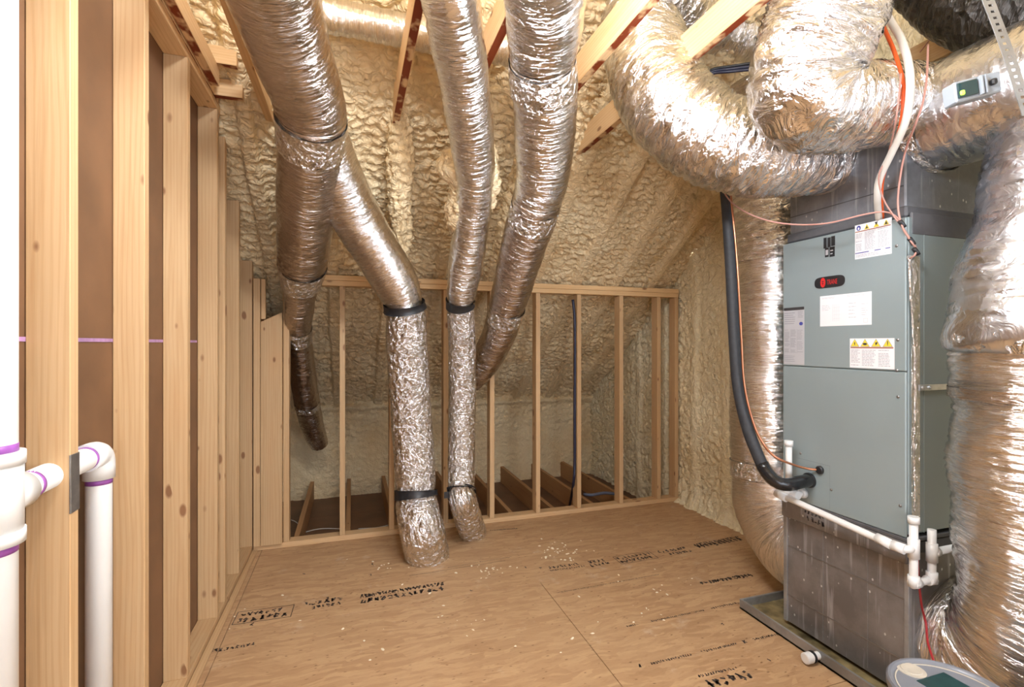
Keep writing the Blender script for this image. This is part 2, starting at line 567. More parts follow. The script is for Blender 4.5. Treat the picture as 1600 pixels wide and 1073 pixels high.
M['brown_board'] = None
M['drywall_paper'] = simple('drywall_paper', (0.175, 0.088, 0.042), 0.55, 0, 0.18, 4)
M['purple'] = simple('purple_primer', (0.34, 0.10, 0.42), 0.4, 0, 0.25, 30)
M['purple_pale'] = simple('purple_line', (0.42, 0.24, 0.44), 0.5, 0, 0.2, 30)
M['pvc'] = simple('pvc', (0.80, 0.80, 0.78), 0.32, 0, 0.03, 9)
M['steel'] = simple('galvanised', (0.62, 0.64, 0.66), 0.32, 0.9, 0.15, 25)
M['steel_dark'] = simple('plate_steel', (0.30, 0.29, 0.28), 0.4, 0.8, 0.2, 30)
M['black'] = simple('black_plastic', (0.018, 0.018, 0.02), 0.42, 0, 0.2, 20)
M['rubber'] = simple('rubber_foam', (0.028, 0.03, 0.034), 0.6, 0, 0.2, 40, 0.1)
M['tape_black'] = simple('black_tape', (0.012, 0.012, 0.013), 0.2, 0, 0.2, 40, 0.3)
M['copper'] = simple('copper', (0.55, 0.24, 0.13), 0.3, 0.9, 0.1, 20)
M['cable_white'] = simple('white_cable', (0.78, 0.75, 0.68), 0.4)
M['cable_orange'] = simple('orange_cable', (0.85, 0.13, 0.025), 0.4)
M['cable_brown'] = simple('brown_wire', (0.52, 0.27, 0.22), 0.45)
M['cable_red'] = simple('red_wire', (0.40, 0.03, 0.035), 0.4)
M['cable_navy'] = simple('navy_cable', (0.02, 0.022, 0.05), 0.35)
M['pipe_grey'] = simple('grey_pipe', (0.13, 0.15, 0.21), 0.35)
M['cabinet'] = simple('cabinet_enamel', (0.30, 0.365, 0.375), 0.33, 0.15, 0.04, 3)
M['cabinet_edge'] = simple('cabinet_edge', (0.25, 0.305, 0.31), 0.35, 0.15, 0.04, 3)
M['board'] = duct_board('duct_board')
M['base_metal'] = duct_board('base_metal', (0.175, 0.165, 0.16), metal=0.45, rough=0.42)
M['mastic'] = duct_board('mastic_grey', (0.085, 0.085, 0.09), streak=False, metal=0.1, rough=0.55)
M['pan'] = duct_board('pan_steel', (0.24, 0.24, 0.235), streak=False, metal=0.5)
M['pan_dirt'] = simple('pan_dirt', (0.22, 0.17, 0.08), 0.5, 0, 0.7, 14)
M['paper'] = simple('paper', (0.86, 0.86, 0.88), 0.5, 0, 0.01)
M['paper_grey'] = simple('paper_grey', (0.50, 0.50, 0.52), 0.45, 0, 0.02)
M['ink'] = simple('ink', (0.05, 0.045, 0.045), 0.6, 0, 0.2)
M['ink_grey'] = simple('ink_grey', (0.50, 0.50, 0.54), 0.6, 0, 0.05)
M['ink_mid'] = simple('ink_mid', (0.28, 0.28, 0.31), 0.6, 0, 0.05)
M['ink_floor'] = simple('ink_floor', (0.075, 0.055, 0.045), 0.65, 0, 0.5, 40)
M['ink_blue'] = simple('ink_blue', (0.06, 0.07, 0.33), 0.5)
M['ink_red'] = simple('ink_red', (0.62, 0.02, 0.02), 0.45)
M['ink_rust'] = simple('ink_rust', (0.36, 0.12, 0.05), 0.5)
M['yellow'] = simple('yellow_sign', (0.80, 0.65, 0.05), 0.45)
M['bucket'] = simple('bucket_grey', (0.20, 0.21, 0.24), 0.32, 0, 0.04)
M['bucket_white'] = simple('bucket_cream', (0.55, 0.50, 0.42), 0.45, 0, 0.1, 30)
M['bucket_green'] = simple('bucket_green', (0.012, 0.05, 0.052), 0.4, 0, 0.2, 30)
M['actuator'] = simple('actuator_plastic', (0.30, 0.33, 0.36), 0.35)
M['actuator_glass'] = simple('actuator_glass', (0.02, 0.05, 0.055), 0.1)
M['led'] = simple('led_green', (0.45, 0.8, 0.1), 0.3, emit=(0.5, 1.0, 0.08, 1.2))
M['crumb'] = simple('foam_crumb', (0.84, 0.74, 0.55), 0.6)
del M['brown_board']


# ------------------------------------------------------------------ setting: floor
fl = empty('floor', (0, 0, 0), 'golden strand board subfloor in front of the stud knee wall', 'floor', kind='structure')
g = 0.0015
rows = [(2.775, 4.02, [-0.60, 0.45, 2.88]), (1.555, 2.775, [-0.60, 1.087, 2.88]), (0.335, 1.555, [-0.60, 0.3, 2.88]), (-2.2, 0.335, [-0.60, 1.087, 2.88])]
rows[0] = (2.775, 3.90, [-0.60, 2.88])
for y0, y1, xs in rows:
    for a, b_ in zip(xs[:-1], xs[1:]):
        box('floor_panel', (a + g, b_ - g), (y0 + g, y1 - g), (-0.022, 0.0), M['osb'], fl, axis=0, bevel=0.0008)
box('floor_edge_panel', (-0.90, -0.60 - g), (-2.2, 3.90), (-0.024, -0.001), M['osb'], fl, axis=1, bevel=0.002)
box('floor_underlay', (-0.90, 2.95), (-2.2, 3.90), (-0.06, -0.026), M['pine_dark'], fl, axis=1, bevel=0)

# eaves floor beyond the knee wall
fe = empty('floor_eaves', (0, 3.9, 0), 'open ceiling joists over dark brown drywall behind the knee wall', 'floor', kind='structure')
box('drywall_sheet', (-1.3, 2.95), (3.92, 5.0), (-0.235, -0.20), M['drywall_paper'], fe, bevel=0)
box('drywall_sheet', (-1.3, 2.95), (5.003, 6.0), (-0.235, -0.20), M['drywall_paper'], fe, bevel=0)
for x in (-0.40, -0.03, 0.33, 0.92, 1.31, 1.70, 2.09, 2.48):
    box('joist', (x - 0.019, x + 0.019), (3.905, 5.7), (-0.20, -0.012), M['pine_dark'], fe, axis=1)
box('rim_board', (-1.2, 2.9), (3.90, 3.94), (-0.20, -0.001), M['pine_dark'], fe, axis=0)
for pts in ([(470, 833), (500, 826), (535, 826)], [(560, 826), (590, 824), (615, 818)], [(455, 812), (462, 815), (470, 822)]):
    tube('wire', [P(a, b_, Z=-0.19) for a, b_ in pts], 0.004, M['cable_white'], fe, 8)

# ------------------------------------------------------------------ setting: left stud wall
XW = -0.66
wl = empty('wall_left', (XW, 0, 0), 'pine stud wall backed by brown paper drywall along the left side', 'wall', kind='structure')


def roof_z(y): return 2.02 - 0.72 * (y - 3.85)


def left_stud(y, top=None, x1=XW, dep=0.089, mat='pine', z0=0.038, name='stud', th=0.038):
    zt0 = top if top else min(2.66, roof_z(y) - 0.03)
    zt1 = top if top else min(2.66, roof_z(y + th) - 0.03)
    return prism(name, [(x1 - dep, y, z0), (x1, y, z0), (x1, y + th, z0), (x1 - dep, y + th, z0),
                        (x1 - dep, y, zt0), (x1, y, zt0), (x1, y + th, zt1), (x1 - dep, y + th, zt1)], M[mat], wl)


for y in (-2.12, -1.67, -1.22, -0.77, -0.32, 0.13, 0.58, 1.03, 1.486, 1.94, 2.39, 2.87):
    left_stud(y, 2.66)
for y in (3.03, 3.38, 3.80):
    left_stud(y)
for y in (4.25, 4.6):
    left_stud(y, mat='pine_dark')
box('bottom_plate', (XW - 0.089, XW + 0.0), (-2.2, 3.84), (0.0, 0.038), M['pine'], wl, axis=1)
box('floor_cleat', (XW + 0.002, XW + 0.035), (-2.2, 3.80), (0.0, 0.012), M['pine'], wl, axis=1)
box('top_plate', (XW - 0.089, XW), (-2.2, 2.93), (2.661, 2.699), M['pine_pale'], wl, axis=1)
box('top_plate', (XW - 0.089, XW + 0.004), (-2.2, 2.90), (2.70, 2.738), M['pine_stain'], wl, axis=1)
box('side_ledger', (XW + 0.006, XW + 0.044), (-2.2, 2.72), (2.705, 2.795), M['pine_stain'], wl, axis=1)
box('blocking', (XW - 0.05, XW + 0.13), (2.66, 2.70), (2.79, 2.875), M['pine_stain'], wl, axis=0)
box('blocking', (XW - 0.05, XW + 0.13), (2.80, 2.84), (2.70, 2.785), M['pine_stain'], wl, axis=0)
# drywall sheets on the far face, purple chalk line along the joint
XD = XW - 0.089
zt = lambda y: min(2.66, roof_z(y) - 0.03)
box('drywall_sheet', (XD - 0.013, XD - 0.001), (-2.2, 2.85), (-0.05, 1.458), M['drywall_paper'], wl, bevel=0.001)
box('drywall_sheet', (XD - 0.013, XD - 0.001), (-2.2, 2.85), (1.462, 2.735), M['drywall_paper'], wl, bevel=0.001)
prism('drywall_sheet', [(XD - 0.013, 2.853, -0.2), (XD - 0.001, 2.853, -0.2), (XD - 0.001, 5.4, -0.2), (XD - 0.013, 5.4, -0.2),
                        (XD - 0.013, 2.853, 2.72), (XD - 0.001, 2.853, 2.72), (XD - 0.001, 5.4, zt(5.4)), (XD - 0.013, 5.4, zt(5.4))],
      M['drywall_paper'], wl, bevel=0)
box('joint_line', (XD - 0.002, XD + 0.001), (-2.2, 2.86), (1.455, 1.466), M['purple_pale'], wl, axis=1, bevel=0)
# toothed steel plate on the first stud in view
npl = box('nail_plate', (XW - 0.002, XW + 0.0018), (1.484, 1.526), (1.03, 1.175), M['steel_dark'], wl, bevel=0.001)

# added boarding that stops world light leaking in past the left stud wall
wo = empty('wall_outer_added', (-1.46, 1.5, 0), 'added foam coated boarding beyond the left stud wall that blocks stray light', 'wall', kind='structure')
for ya, yb in ((-2.22, -0.2), (-0.2, 5.75)):
    za_, zb_ = (roof_z(-0.4 - ya), roof_z(yb)) if yb < 0 else (roof_z(ya), roof_z(yb))
    za_ = min(za_, 5.2)
    if yb < 0: zb_ = roof_z(-0.4 - yb)
    prism('light_block_board', [(-1.47, ya, -0.25), (-1.44, ya, -0.25), (-1.44, yb, -0.25), (-1.47, yb, -0.25),
                          (-1.47, ya, za_ + .1), (-1.44, ya, za_ + .1), (-1.44, yb, zb_ + .1), (-1.47, yb, zb_ + .1)], M['foam'], wo, bevel=0)
box('light_block_board', (-1.47, -0.95), (-2.22, -2.2), (0, 3.55), M['foam'], wo, bevel=0)

# ------------------------------------------------------------------ setting: added wall behind the camera, openings invented to shape foil reflections
wf = empty('wall_front_added', (1.0, -2.2, 0), 'added brown board wall behind the camera with two openings that shape the light', 'wall', kind='structure')
for (xa, xb, za, zb_) in ((-0.95, -0.25, 0, 3.55), (0.75, 1.25, 0, 3.55), (2.6, 2.95, 0, 3.55), (-0.25, 0.75, 2.25, 3.55), (1.25, 2.6, 0, 0.5), (1.25, 2.6, 2.7, 3.55)):
    box('added_wall_board', (xa, xb), (-2.22, -2.2), (za, zb_), M['drywall_paper'], wf, bevel=0)

# ------------------------------------------------------------------ setting: back knee wall
YK = 3.81
wb = empty('wall_back', (1.1, YK, 0), 'open pine stud knee wall with nothing between its studs', 'wall', kind='structure')
for x in (-0.445, -0.067, 0.286, 0.70, 1.077, 1.475, 1.852, 2.262, 2.65):
    rot = 0.0
    box('stud', (x - 0.019, x + 0.019), (YK, YK + 0.089), (0.039, 1.871), M['pine'], wb)
box('end_stud', (2.82, 2.858), (YK, YK + 0.089), (0.039, 1.871), M['pine'], wb)
box('bottom_plate', (-0.655, 2.86), (YK - 0.002, YK + 0.089), (0.001, 0.038), M['pine'], wb, axis=0)
box('top_plate', (-0.45, 2.86), (YK, YK + 0.089), (1.873, 1.911), M['pine_pale'], wb, axis=0)
box('top_plate', (-0.45, 2.86), (YK - 0.004, YK + 0.085), (1.912, 1.95), M['pine_pale'], wb, axis=0)
prism('corner_board', [(-0.605, YK - 0.03, 0.039), (-0.468, YK - 0.03, 0.039), (-0.468, YK + 0.008, 0.039), (-0.605, YK + 0.008, 0.039),
                       (-0.605, YK - 0.03, 1.60), (-0.468, YK - 0.03, 1.67), (-0.468, YK + 0.008, 1.67), (-0.605, YK + 0.008, 1.60)], M['pine'], wb)
box('corner_stud', (-0.65, -0.608), (YK - 0.03, YK + 0.01), (0.039, 1.90), M['pine'], wb)
box('corner_cleat', (-0.604, -0.575), (YK - 0.02, YK + 0.01), (1.62, 1.90), M['pine'], wb)


# ------------------------------------------------------------------ setting: foam
def foam_height(u, v, seed, lap=1.0, scale=1.0):
    """u across, v along the direction the sprayed laps stack up (metres)"""
    u = u * scale; v = v * scale
    wu = u + 0.045 * perlin(u * 6, v * 6, seed + 1) + 0.014 * perlin(u * 22, v * 22, seed + 11)
    wv = v + 0.045 * perlin(u * 6 + 9, v * 6, seed + 2) + 0.014 * perlin(u * 22, v * 22, seed + 12)
    d1, e1 = worley(wu / 0.10, wv / 0.058, seed + 3)
    d2, e2 = worley(wu / 0.06, wv / 0.032, seed + 4)
    p1 = np.sqrt(np.clip(e1 - d1, 0, 1))
    p2 = np.sqrt(np.clip(e2 - d2, 0, 1))
    ph = wv / 0.062 + 0.9 * perlin(u * 3.1, v * 2, seed + 5)
    s = ph - np.floor(ph)
    lp = np.sqrt(np.clip(1 - (2 * s - 1) ** 2, 0, 1)) * (0.5 + 0.8 * np.clip(perlin(u * 2, v * 2, seed + 6) + .3, 0, 1))
    low = perlin(u * 2.3, v * 2.3, seed + 7)
    return (0.030 * p1 + 0.017 * p2 + 0.020 * lap * lp + 0.030 * low - 0.02) / scale


def smooth01(x): 
    x = np.clip(x, 0, 1)
    return x * x * (3 - 2 * x)


RN = np.array([0, -0.72, -1.0]) / math.hypot(0.72, 1)
ce = empty('ceiling', (0.8, 2.0, 3.3), 'cream spray foam over the sloping roof with wooden ties below it', 'ceiling', kind='structure')
xs = np.arange(-1.45, 2.95, 0.0088)
yy = np.concatenate([np.arange(-0.2, 1.8, 0.04), np.arange(1.8, 4.1, 0.0068), np.arange(4.1, 5.72, 0.011)])
Xg, Yg = np.meshgrid(xs, yy)
sl = math.hypot(1, 0.72)
h = foam_height(Xg, Yg * sl, 10)
raft = np.zeros_like(h); rw = np.zeros_like(h)
for i, xr in enumerate((-0.95, -0.55, -0.14, 0.27, 0.67, 1.08, 1.475, 1.87, 2.26, 2.62)):
    xx = Xg - xr - 0.012 * perlin(Yg * 3, Yg * 0 + i, 77)
    wdt = 0.034 + 0.012 * perlin(Yg * 2.2, Yg * 0 + i * 3.3, 78)
    bmp = smooth01((wdt + 0.022 - np.abs(xx)) / 0.022)
    raft = np.maximum(raft, bmp)
    rw = np.maximum(rw, bmp * (0.05 if xr > 0.9 else 0.035 + 0.035 * np.clip(perlin(Yg * 1.7, Yg * 0 + i, 55) + .2, 0, 1)))
right = smooth01((Xg - 0.6) / 0.5)
h = h * (1.12 - raft * (0.5 + 0.4 * right)) + rw
V = np.stack([Xg, Yg, roof_z(Yg) + 0.045], -1) + (h)[..., None] * RN
grid_mesh('roof_foam', V, np.stack([Xg, Yg], -1), M['foam'], ce)
# unseen rear roof slope, added to keep top light off the floor
xs2 = np.arange(-1.45, 2.96, 0.05); yy = np.arange(-2.2, -0.19, 0.05)
Xg, Yg = np.meshgrid(xs2, yy)
h = foam_height(Xg, Yg * sl, 15)
grid_mesh('added_rear_roof_foam', np.stack([Xg, Yg, roof_z(-0.4 - Yg) + 0.045 - h], -1), np.stack([Xg, Yg], -1), M['foam'], ce)
# vertical foam of the low eaves wall
zz = np.arange(-0.3, 0.95, 0.016); xs2 = np.arange(-1.45, 2.95, 0.014)
Xg, Zg = np.meshgrid(xs2, zz)
h = foam_height(Xg, Zg, 40) * (0.5 + 0.6 * smooth01((Zg - 0.35) / 0.2)) + 0.05 * np.exp(-((Zg - 0.76) / 0.03) ** 2)
we = empty('wall_eaves', (0.8, 5.62, 0), 'low cream foam wall at the far eaves behind the joists', 'wall', kind='structure')
grid_mesh('eaves_foam', np.stack([Xg, 5.60 - h * 1.3, Zg], -1), np.stack([Xg, Zg], -1), M['foam'], we)
# gable wall on the right
wr = empty('wall_right', (2.9, 2.0, 0), 'cream spray foam gable wall behind the air handler', 'wall', kind='structure')
yw = np.concatenate([np.arange(-2.2, 1.9, 0.05), np.arange(1.9, 5.7, 0.0115)])
tt = np.linspace(0, 1, 260)
Yg, Tg = np.meshgrid(yw, tt)
top = np.minimum(roof_z(np.maximum(Yg, -0.4 - Yg)) + 0.06, 5.2)
Zg = -0.25 + Tg * (top + 0.25)
h = foam_height(Zg, Yg, 70, 1.0)
for i, yr in enumerate((2.42, 2.83, 3.23, 3.62, 4.05, 4.5, 4.95)):
    bmp = smooth01((0.06 - np.abs(Yg - yr - 0.015 * perlin(Zg * 2, Zg * 0 + i, 5))) / 0.03)
    h = h * (1 - 0.5 * bmp) + 0.03 * bmp
h += 0.07 * np.exp(-Zg.clip(0) / 0.05) * (Yg < 3.8)
grid_mesh('gable_foam', np.stack([2.90 - h, Yg, Zg], -1), np.stack([Yg, Zg], -1), M['foam_wall'], wr)

# roof deck above the foam and the wooden ties
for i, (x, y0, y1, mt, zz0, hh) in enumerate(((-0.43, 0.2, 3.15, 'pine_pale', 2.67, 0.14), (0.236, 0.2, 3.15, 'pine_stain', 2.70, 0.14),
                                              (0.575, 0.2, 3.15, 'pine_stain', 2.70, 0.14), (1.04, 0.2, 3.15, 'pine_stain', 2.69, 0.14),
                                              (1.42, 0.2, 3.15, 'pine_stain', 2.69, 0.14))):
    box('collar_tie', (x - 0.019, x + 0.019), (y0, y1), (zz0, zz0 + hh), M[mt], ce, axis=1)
box('cross_brace', (1.98, 2.55), (2.45, 2.49), (2.83, 2.95), M['pine'], ce, axis=0)


# ------------------------------------------------------------------ ducts
def path(pts, step=0.0125):
    return catmull(pts, step)[0]


def at_i(c, p):
    return int(np.argmin(np.linalg.norm(c[:, :3] - np.asarray(p)[:3], axis=1)))


def jacket(name, c4, mat, parent, i0=0, i1=None, crk=0.0035, seg=64, seed=1, over=0.0, wr=0.0, dent=0.006, hoop=0.0, grow=0.0, caps=True):
    """one foil sleeve along rows i0..i1 of a resampled path (x,y,z,r)"""
    i1 = len(c4) if i1 is None else i1
    t, n, b = frames(c4[:, :3])
    step = np.linalg.norm(c4[1, :3] - c4[0, :3])
    curv = np.zeros((len(c4), 3))
    curv[1:-1] = (c4[2:, :3] - 2 * c4[1:-1, :3] + c4[:-2, :3]) / (step ** 2)
    k = 9
    if len(c4) > k:
        for a in range(3): curv[:, a] = np.convolve(curv[:, a], np.ones(k) / k, 'same')
    s = np.arange(len(c4)) * step
    c4 = c4[i0:i1]; t = t[i0:i1]; n = n[i0:i1]; b = b[i0:i1]; curv = curv[i0:i1]; s = s[i0:i1]
    c = c4[:, :3]; r = c4[:, 3] + grow
    th = np.linspace(0, 2 * np.pi, seg + 1)
    D = n[:, None, :] * np.cos(th)[None, :, None] + b[:, None, :] * np.sin(th)[None, :, None]
    TH, SS = np.meshgrid(th, s)
    R = r[:, None]
    w = smooth01((TH - (2 * np.pi - 0.7)) / 0.7)

    def sn_noise(fu, fv, sd):
        a = perlin(TH * fu * .15, SS * fv, sd)
        bb = perlin((TH - 2 * np.pi) * fu * .15, SS * fv, sd)
        return a * (1 - w) + bb * w
    rid1 = 1 - 2 * np.abs(sn_noise(12, 30, seed))
    rid2 = 1 - 2 * np.abs(sn_noise(34, 44, seed + 3))
    big = sn_noise(5, 5, seed + 5)
    kin = np.einsum('ijk,ik->ij', D, curv) * R          # >0 on the inner side of a bend
    wri = 1 - 2 * np.abs(sn_noise(7, 36, seed + 8))
    disp = crk * (0.6 * rid1 + 0.4 * rid2) + dent * big + np.clip(kin, 0, 0.8) * 0.018 * wri + wr * wri
    if hoop: disp += hoop * np.sin(SS * 2 * np.pi / 0.045 + 2 * big)
    V = c[:, None, :] + D * (R + disp)[..., None]
    uv = np.stack([TH * np.mean(r), SS], -1)
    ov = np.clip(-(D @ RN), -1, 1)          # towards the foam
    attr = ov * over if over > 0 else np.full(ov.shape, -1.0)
    return grid_mesh(name, V, uv, M[mat], parent, closed=True, caps=caps, attr=attr)


def wrap(name, c4, p, half, mat, parent, grow=0.005, crk=0.004, seed=3, dent=0.002):
    i = at_i(c4, p); step = np.linalg.norm(c4[1, :3] - c4[0, :3]); k = max(2, int(round(half / step)))
    jacket(name, c4, mat, parent, max(0, i - k), min(len(c4), i + k + 1), crk=crk, dent=dent, seed=seed, grow=grow, caps=False)


def px(rows):
    """(px, py, apparent width in px, diameter) rows -> x,y,z,r"""
    R_ = np.array(rows, float)
    dep = R_[:, 3] * F / R_[:, 2]
    l = np.concatenate([[0], np.cumsum(np.hypot(np.diff(R_[:, 0]), np.diff(R_[:, 1])))])
    dep = np.polyval(np.polyfit(l, dep, 3), l)          # smooth run of the duct
    return np.array([np.append(P(a, b_, d=dd), w * dd / F / 2) for (a, b_, w, _), dd in zip(rows, dep)])


def duct_root(name, p, label, group=None):
    return empty(name, tuple(p)[:3], label, 'duct', group)


# 1: fat duct at the upper left that drops through the knee wall
A = px([(398, -110, 170, .32), (424, -20, 142, .32), (448, 60, 122, .31), (468, 116, 112, .305), (482, 152, 106, .30), (487, 176, 102, .293), (486, 205, 97, .29),
        (484, 245, 92, .287), (478, 320, 84, .285), (474, 395, 75, .28), (471, 430, 62, .25), (469, 455, 48, .21), (468, 480, 42, .195),
        (466, 520, 38, .19), (471, 570, 38, .20), (480, 630, 36, .20), (491, 675, 32, .19), (498, 692, 27, .17)])
c = path(A); j1 = at_i(c, A[5]); j2 = at_i(c, A[12])
d1 = duct_root('insulated_duct', A[5], 'fat foil duct nearest the left stud wall, dropping behind the knee wall')
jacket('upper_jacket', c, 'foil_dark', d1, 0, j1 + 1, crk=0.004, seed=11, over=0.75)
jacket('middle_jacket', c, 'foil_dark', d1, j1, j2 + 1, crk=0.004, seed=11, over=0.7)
jacket('lower_jacket', c, 'foil_dark', d1, j2, None, crk=0.004, seed=11)
wrap('tape_wrap', c, A[6], 0.09, 'foil_crinkle', d1, 0.006, 0.006, 5)
wrap('tape_wrap', c, A[10], 0.10, 'foil_crinkle', d1, 0.005, 0.005, 6)
wrap('tape_wrap', c, A[13], 0.07, 'foil_crinkle', d1, 0.004, 0.003, 8)
wrap('tape_wrap', c, A[15], 0.035, 'foil_crinkle', d1, 0.004, 0.003, 9)

# 2: duct that comes from behind the first and stands on the floor (wider of the pair)
e = P(667, 868, Z=0.005)
A = px([(500, 215, 86, .28), (530, 285, 79, .275), (560, 345, 75, .275), (600, 410, 71, .275), (621, 446, 66, .265), (630, 466, 58, .235), (632, 478, 54, .23), (634, 492, 60, .262),
        (637, 560, 61, .265), (642, 640, 61, .262), (648, 720, 61, .262), (650, 758, 59, .25), (650, 771, 56, .242), (652, 790, 61, .265), (660, 830, 66, .28)])
A = np.vstack([A, np.append(e, .143)])
c = path(A); j1 = at_i(c, A[6]); j2 = at_i(c, A[12])
d2 = duct_root('insulated_duct', e, 'foil duct ending on the floor, wider of the two standing at the knee wall', 'ducts standing on the floor')
jacket('upper_jacket', c, 'foil', d2, 0, j1 + 1, crk=0.003, seed=21, over=0.95)
jacket('riser_jacket', c, 'foil_crinkle', d2, j1, j2 + 1, crk=0.006, seed=22, dent=0.005)
jacket('boot_jacket', c, 'foil_crinkle', d2, j2, None, crk=0.008, seed=23, dent=0.008)
wrap('strap', c, A[6], 0.016, 'black', d2, 0.018, 0.0008, dent=0)
wrap('strap', c, A[12], 0.018, 'black', d2, 0.020, 0.0008, dent=0)

# 3: thinner duct standing on the floor
e = P(739, 834, Z=0.005)
A = px([(672, -120, 104, .215), (700, -20, 92, .215), (712, 50, 84, .212), (727, 140, 74, .21), (737, 215, 67, .21), (741, 255, 62, .203), (742, 277, 58, .194), (741, 302, 57, .198),
        (735, 360, 54, .202), (727, 420, 51, .202), (721, 452, 46, .19), (719, 473, 38, .168), (720, 490, 41, .183), (722, 560, 41, .183), (722, 640, 41, .182), (721, 720, 41, .182), (721, 758, 40, .178), (721, 769, 38, .168), (724, 785, 41, .182)])
A = np.vstack([A, np.append(e, .100)])
c = path(A); j0 = at_i(c, A[6]); j1 = at_i(c, A[11]); j2 = at_i(c, A[17])
d3 = duct_root('insulated_duct', e, 'foil duct ending on the floor, thinner of the two standing at the knee wall', 'ducts standing on the floor')
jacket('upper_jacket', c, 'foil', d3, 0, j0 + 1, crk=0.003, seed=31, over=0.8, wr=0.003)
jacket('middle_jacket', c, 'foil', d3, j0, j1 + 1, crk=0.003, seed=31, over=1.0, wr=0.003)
jacket('riser_jacket', c, 'foil_crinkle', d3, j1, j2 + 1, crk=0.005, seed=33, dent=0.004)
jacket('boot_jacket', c, 'foil_crinkle', d3, j2, None, crk=0.006, seed=34, dent=0.006)
wrap('strap', c, A[11], 0.015, 'black', d3, 0.013, 0.0006, dent=0)
wrap('strap', c, A[17], 0.016, 'black', d3, 0.014, 0.0006, dent=0)
s = A[17][:3]
box('strap_tail', (s[0] - 0.125, s[0] - 0.090), (s[1] - 0.03, s[1] - 0.025), (s[2] - 0.022, s[2] + 0.022), M['black'], d3, bevel=0.001)

# 4: fat duct in the middle of the roof
A = px([(850, -150, 168, .29), (851, -40, 132, .29), (851, 25, 119, .288), (849, 62, 109, .28), (847, 88, 99, .262), (848, 115, 101, .275), (852, 180, 95, .28), (851, 240, 86, .275), (846, 286, 79, .268),
        (840, 308, 75, .258), (833, 335, 73, .262), (812, 405, 66, .262), (800, 450, 60, .255), (790, 488, 53, .235), (778, 525, 49, .225), (757, 565, 45, .22), (735, 592, 41, .21)])
c = path(A); j1 = at_i(c, A[4]); j2 = at_i(c, A[9])
d4 = duct_root('insulated_duct', A[4], 'fat foil duct in the centre, tied in near the top, passing through the knee wall')
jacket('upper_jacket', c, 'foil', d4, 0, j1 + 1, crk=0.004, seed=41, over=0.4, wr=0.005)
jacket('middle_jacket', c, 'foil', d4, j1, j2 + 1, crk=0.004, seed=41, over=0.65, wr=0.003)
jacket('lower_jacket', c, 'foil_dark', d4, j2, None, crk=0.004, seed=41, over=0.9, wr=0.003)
wrap('tape_wrap', c, A[5], 0.07, 'foil_crinkle', d4, 0.005, 0.006, 9)
wrap('tape_wrap', c, A[10], 0.06, 'foil_crinkle', d4, 0.004, 0.005, 9)
wrap('tape_wrap', c, A[13], 0.06, 'foil_crinkle', d4, 0.004, 0.005, 19)

# 5: thin horizontal duct high on the foam
A = px([(440, 8, 50, .145), (500, 22, 49, .145), (570, 36, 48, .145), (650, 52, 47, .145), (740, 68, 46, .145), (830, 84, 46, .145)])
d5 = duct_root('insulated_duct', A[2], 'thin foil duct lying across the roof foam behind the wooden ties')
jacket('jacket', path(A), 'foil', d5, crk=0.003, seed=51, over=0.9, hoop=0.003)

# 6: big bend into the left of the supply plenum
A = [P(985, -60, d=2.75), P(1000, 30, d=2.55), P(1014, 105, d=2.38), P(1052, 172, d=2.26), P(1118, 222, d=2.2), P(1195, 243, d=2.2), P(1262, 250, d=2.26), P(1310, 252, d=2.36)]
A = np.array([np.append(p, q) for p, q in zip(A, (.17, .18, .19, .19, .185, .172, .145, .14))])
d6 = duct_root('insulated_duct', A[-1], 'crinkled foil duct curving like a hammock into the left of the grey plenum')
jacket('jacket', path(A, 0.009), 'foil_pleat', d6, crk=0.007, seed=61, wr=0.012, dent=0.012, over=0.25, seg=96)

# 7: nearest big bend into the plenum front
A = [P(1340, -170, d=1.62), P(1308, -50, d=1.70), P(1284, 40, d=1.76), P(1255, 110, d=1.80), P(1262, 158, d=1.83), P(1315, 168, d=1.88), P(1362, 166, d=1.95), P(1425, 162, d=2.05)]
A = np.array([np.append(p, q) for p, q in zip(A, (.185, .185, .185, .175, .165, .15, .145, .14))])
d7 = duct_root('insulated_duct', A[-1], 'largest crinkled foil duct bending down from the roof into the plenum front')
jacket('jacket', path(A, 0.008), 'foil_pleat', d7, crk=0.007, seed=71, wr=0.013, dent=0.012, seg=104)


def actuator(root, tl, tr, br_, bl, dd, push=0.02):
    """clear plastic damper actuator with a green light, seen face on at depth dd"""
    p = [P(a, b_, d=dd) for a, b_ in (tl, tr, br_, bl)]
    u = (p[1] - p[0]); v = (p[3] - p[0])
    n = np.cross(u, v); n /= np.linalg.norm(n)
    if n.dot(C0 - p[0]) < 0: n = -n

    def slab(name, u0, u1, v0, v1, h0, h1, mat, par, bev=0.002):
        pts = []
        for hh in (h0, h1):
            for a, b_ in ((u0, v0), (u1, v0), (u1, v1), (u0, v1)):
                pts.append(p[0] + u * a + v * b_ + n * hh)
        return prism(name, pts, M[mat], par, bevel=bev)
    big = tl[0] > 1400
    b0 = slab('damper_actuator', 0, 1, 0, 1, -push, 0.006, 'actuator', root, 0.004)
    slab('window', 0.03 if big else 0.62, 0.46 if big else 0.97, 0.12, 0.85, 0.006, 0.012, 'actuator_glass', b0)
    slab('rib', 0.49, 0.53, 0.05, 0.95, 0.006, 0.02, 'actuator', b0, 0.001)
    slab('rib', 0.57, 0.61, 0.05, 0.95, 0.006, 0.02, 'actuator', b0, 0.001)
    k = 0.04 if big else 0.78
    slab('indicator_light', k, k + (0.10 if big else .14), 0.52, 0.75, 0.0125, 0.017, 'led', b0, 0.003)
    slab('knob', 0.72 if big else 0.24, 0.84 if big else 0.4, 0.35, 0.65, 0.006, 0.02, 'black', b0, 0.004)


actuator(d7, (1350, 146), (1402, 141), (1400, 167), (1348, 171), 1.80, 0.05)

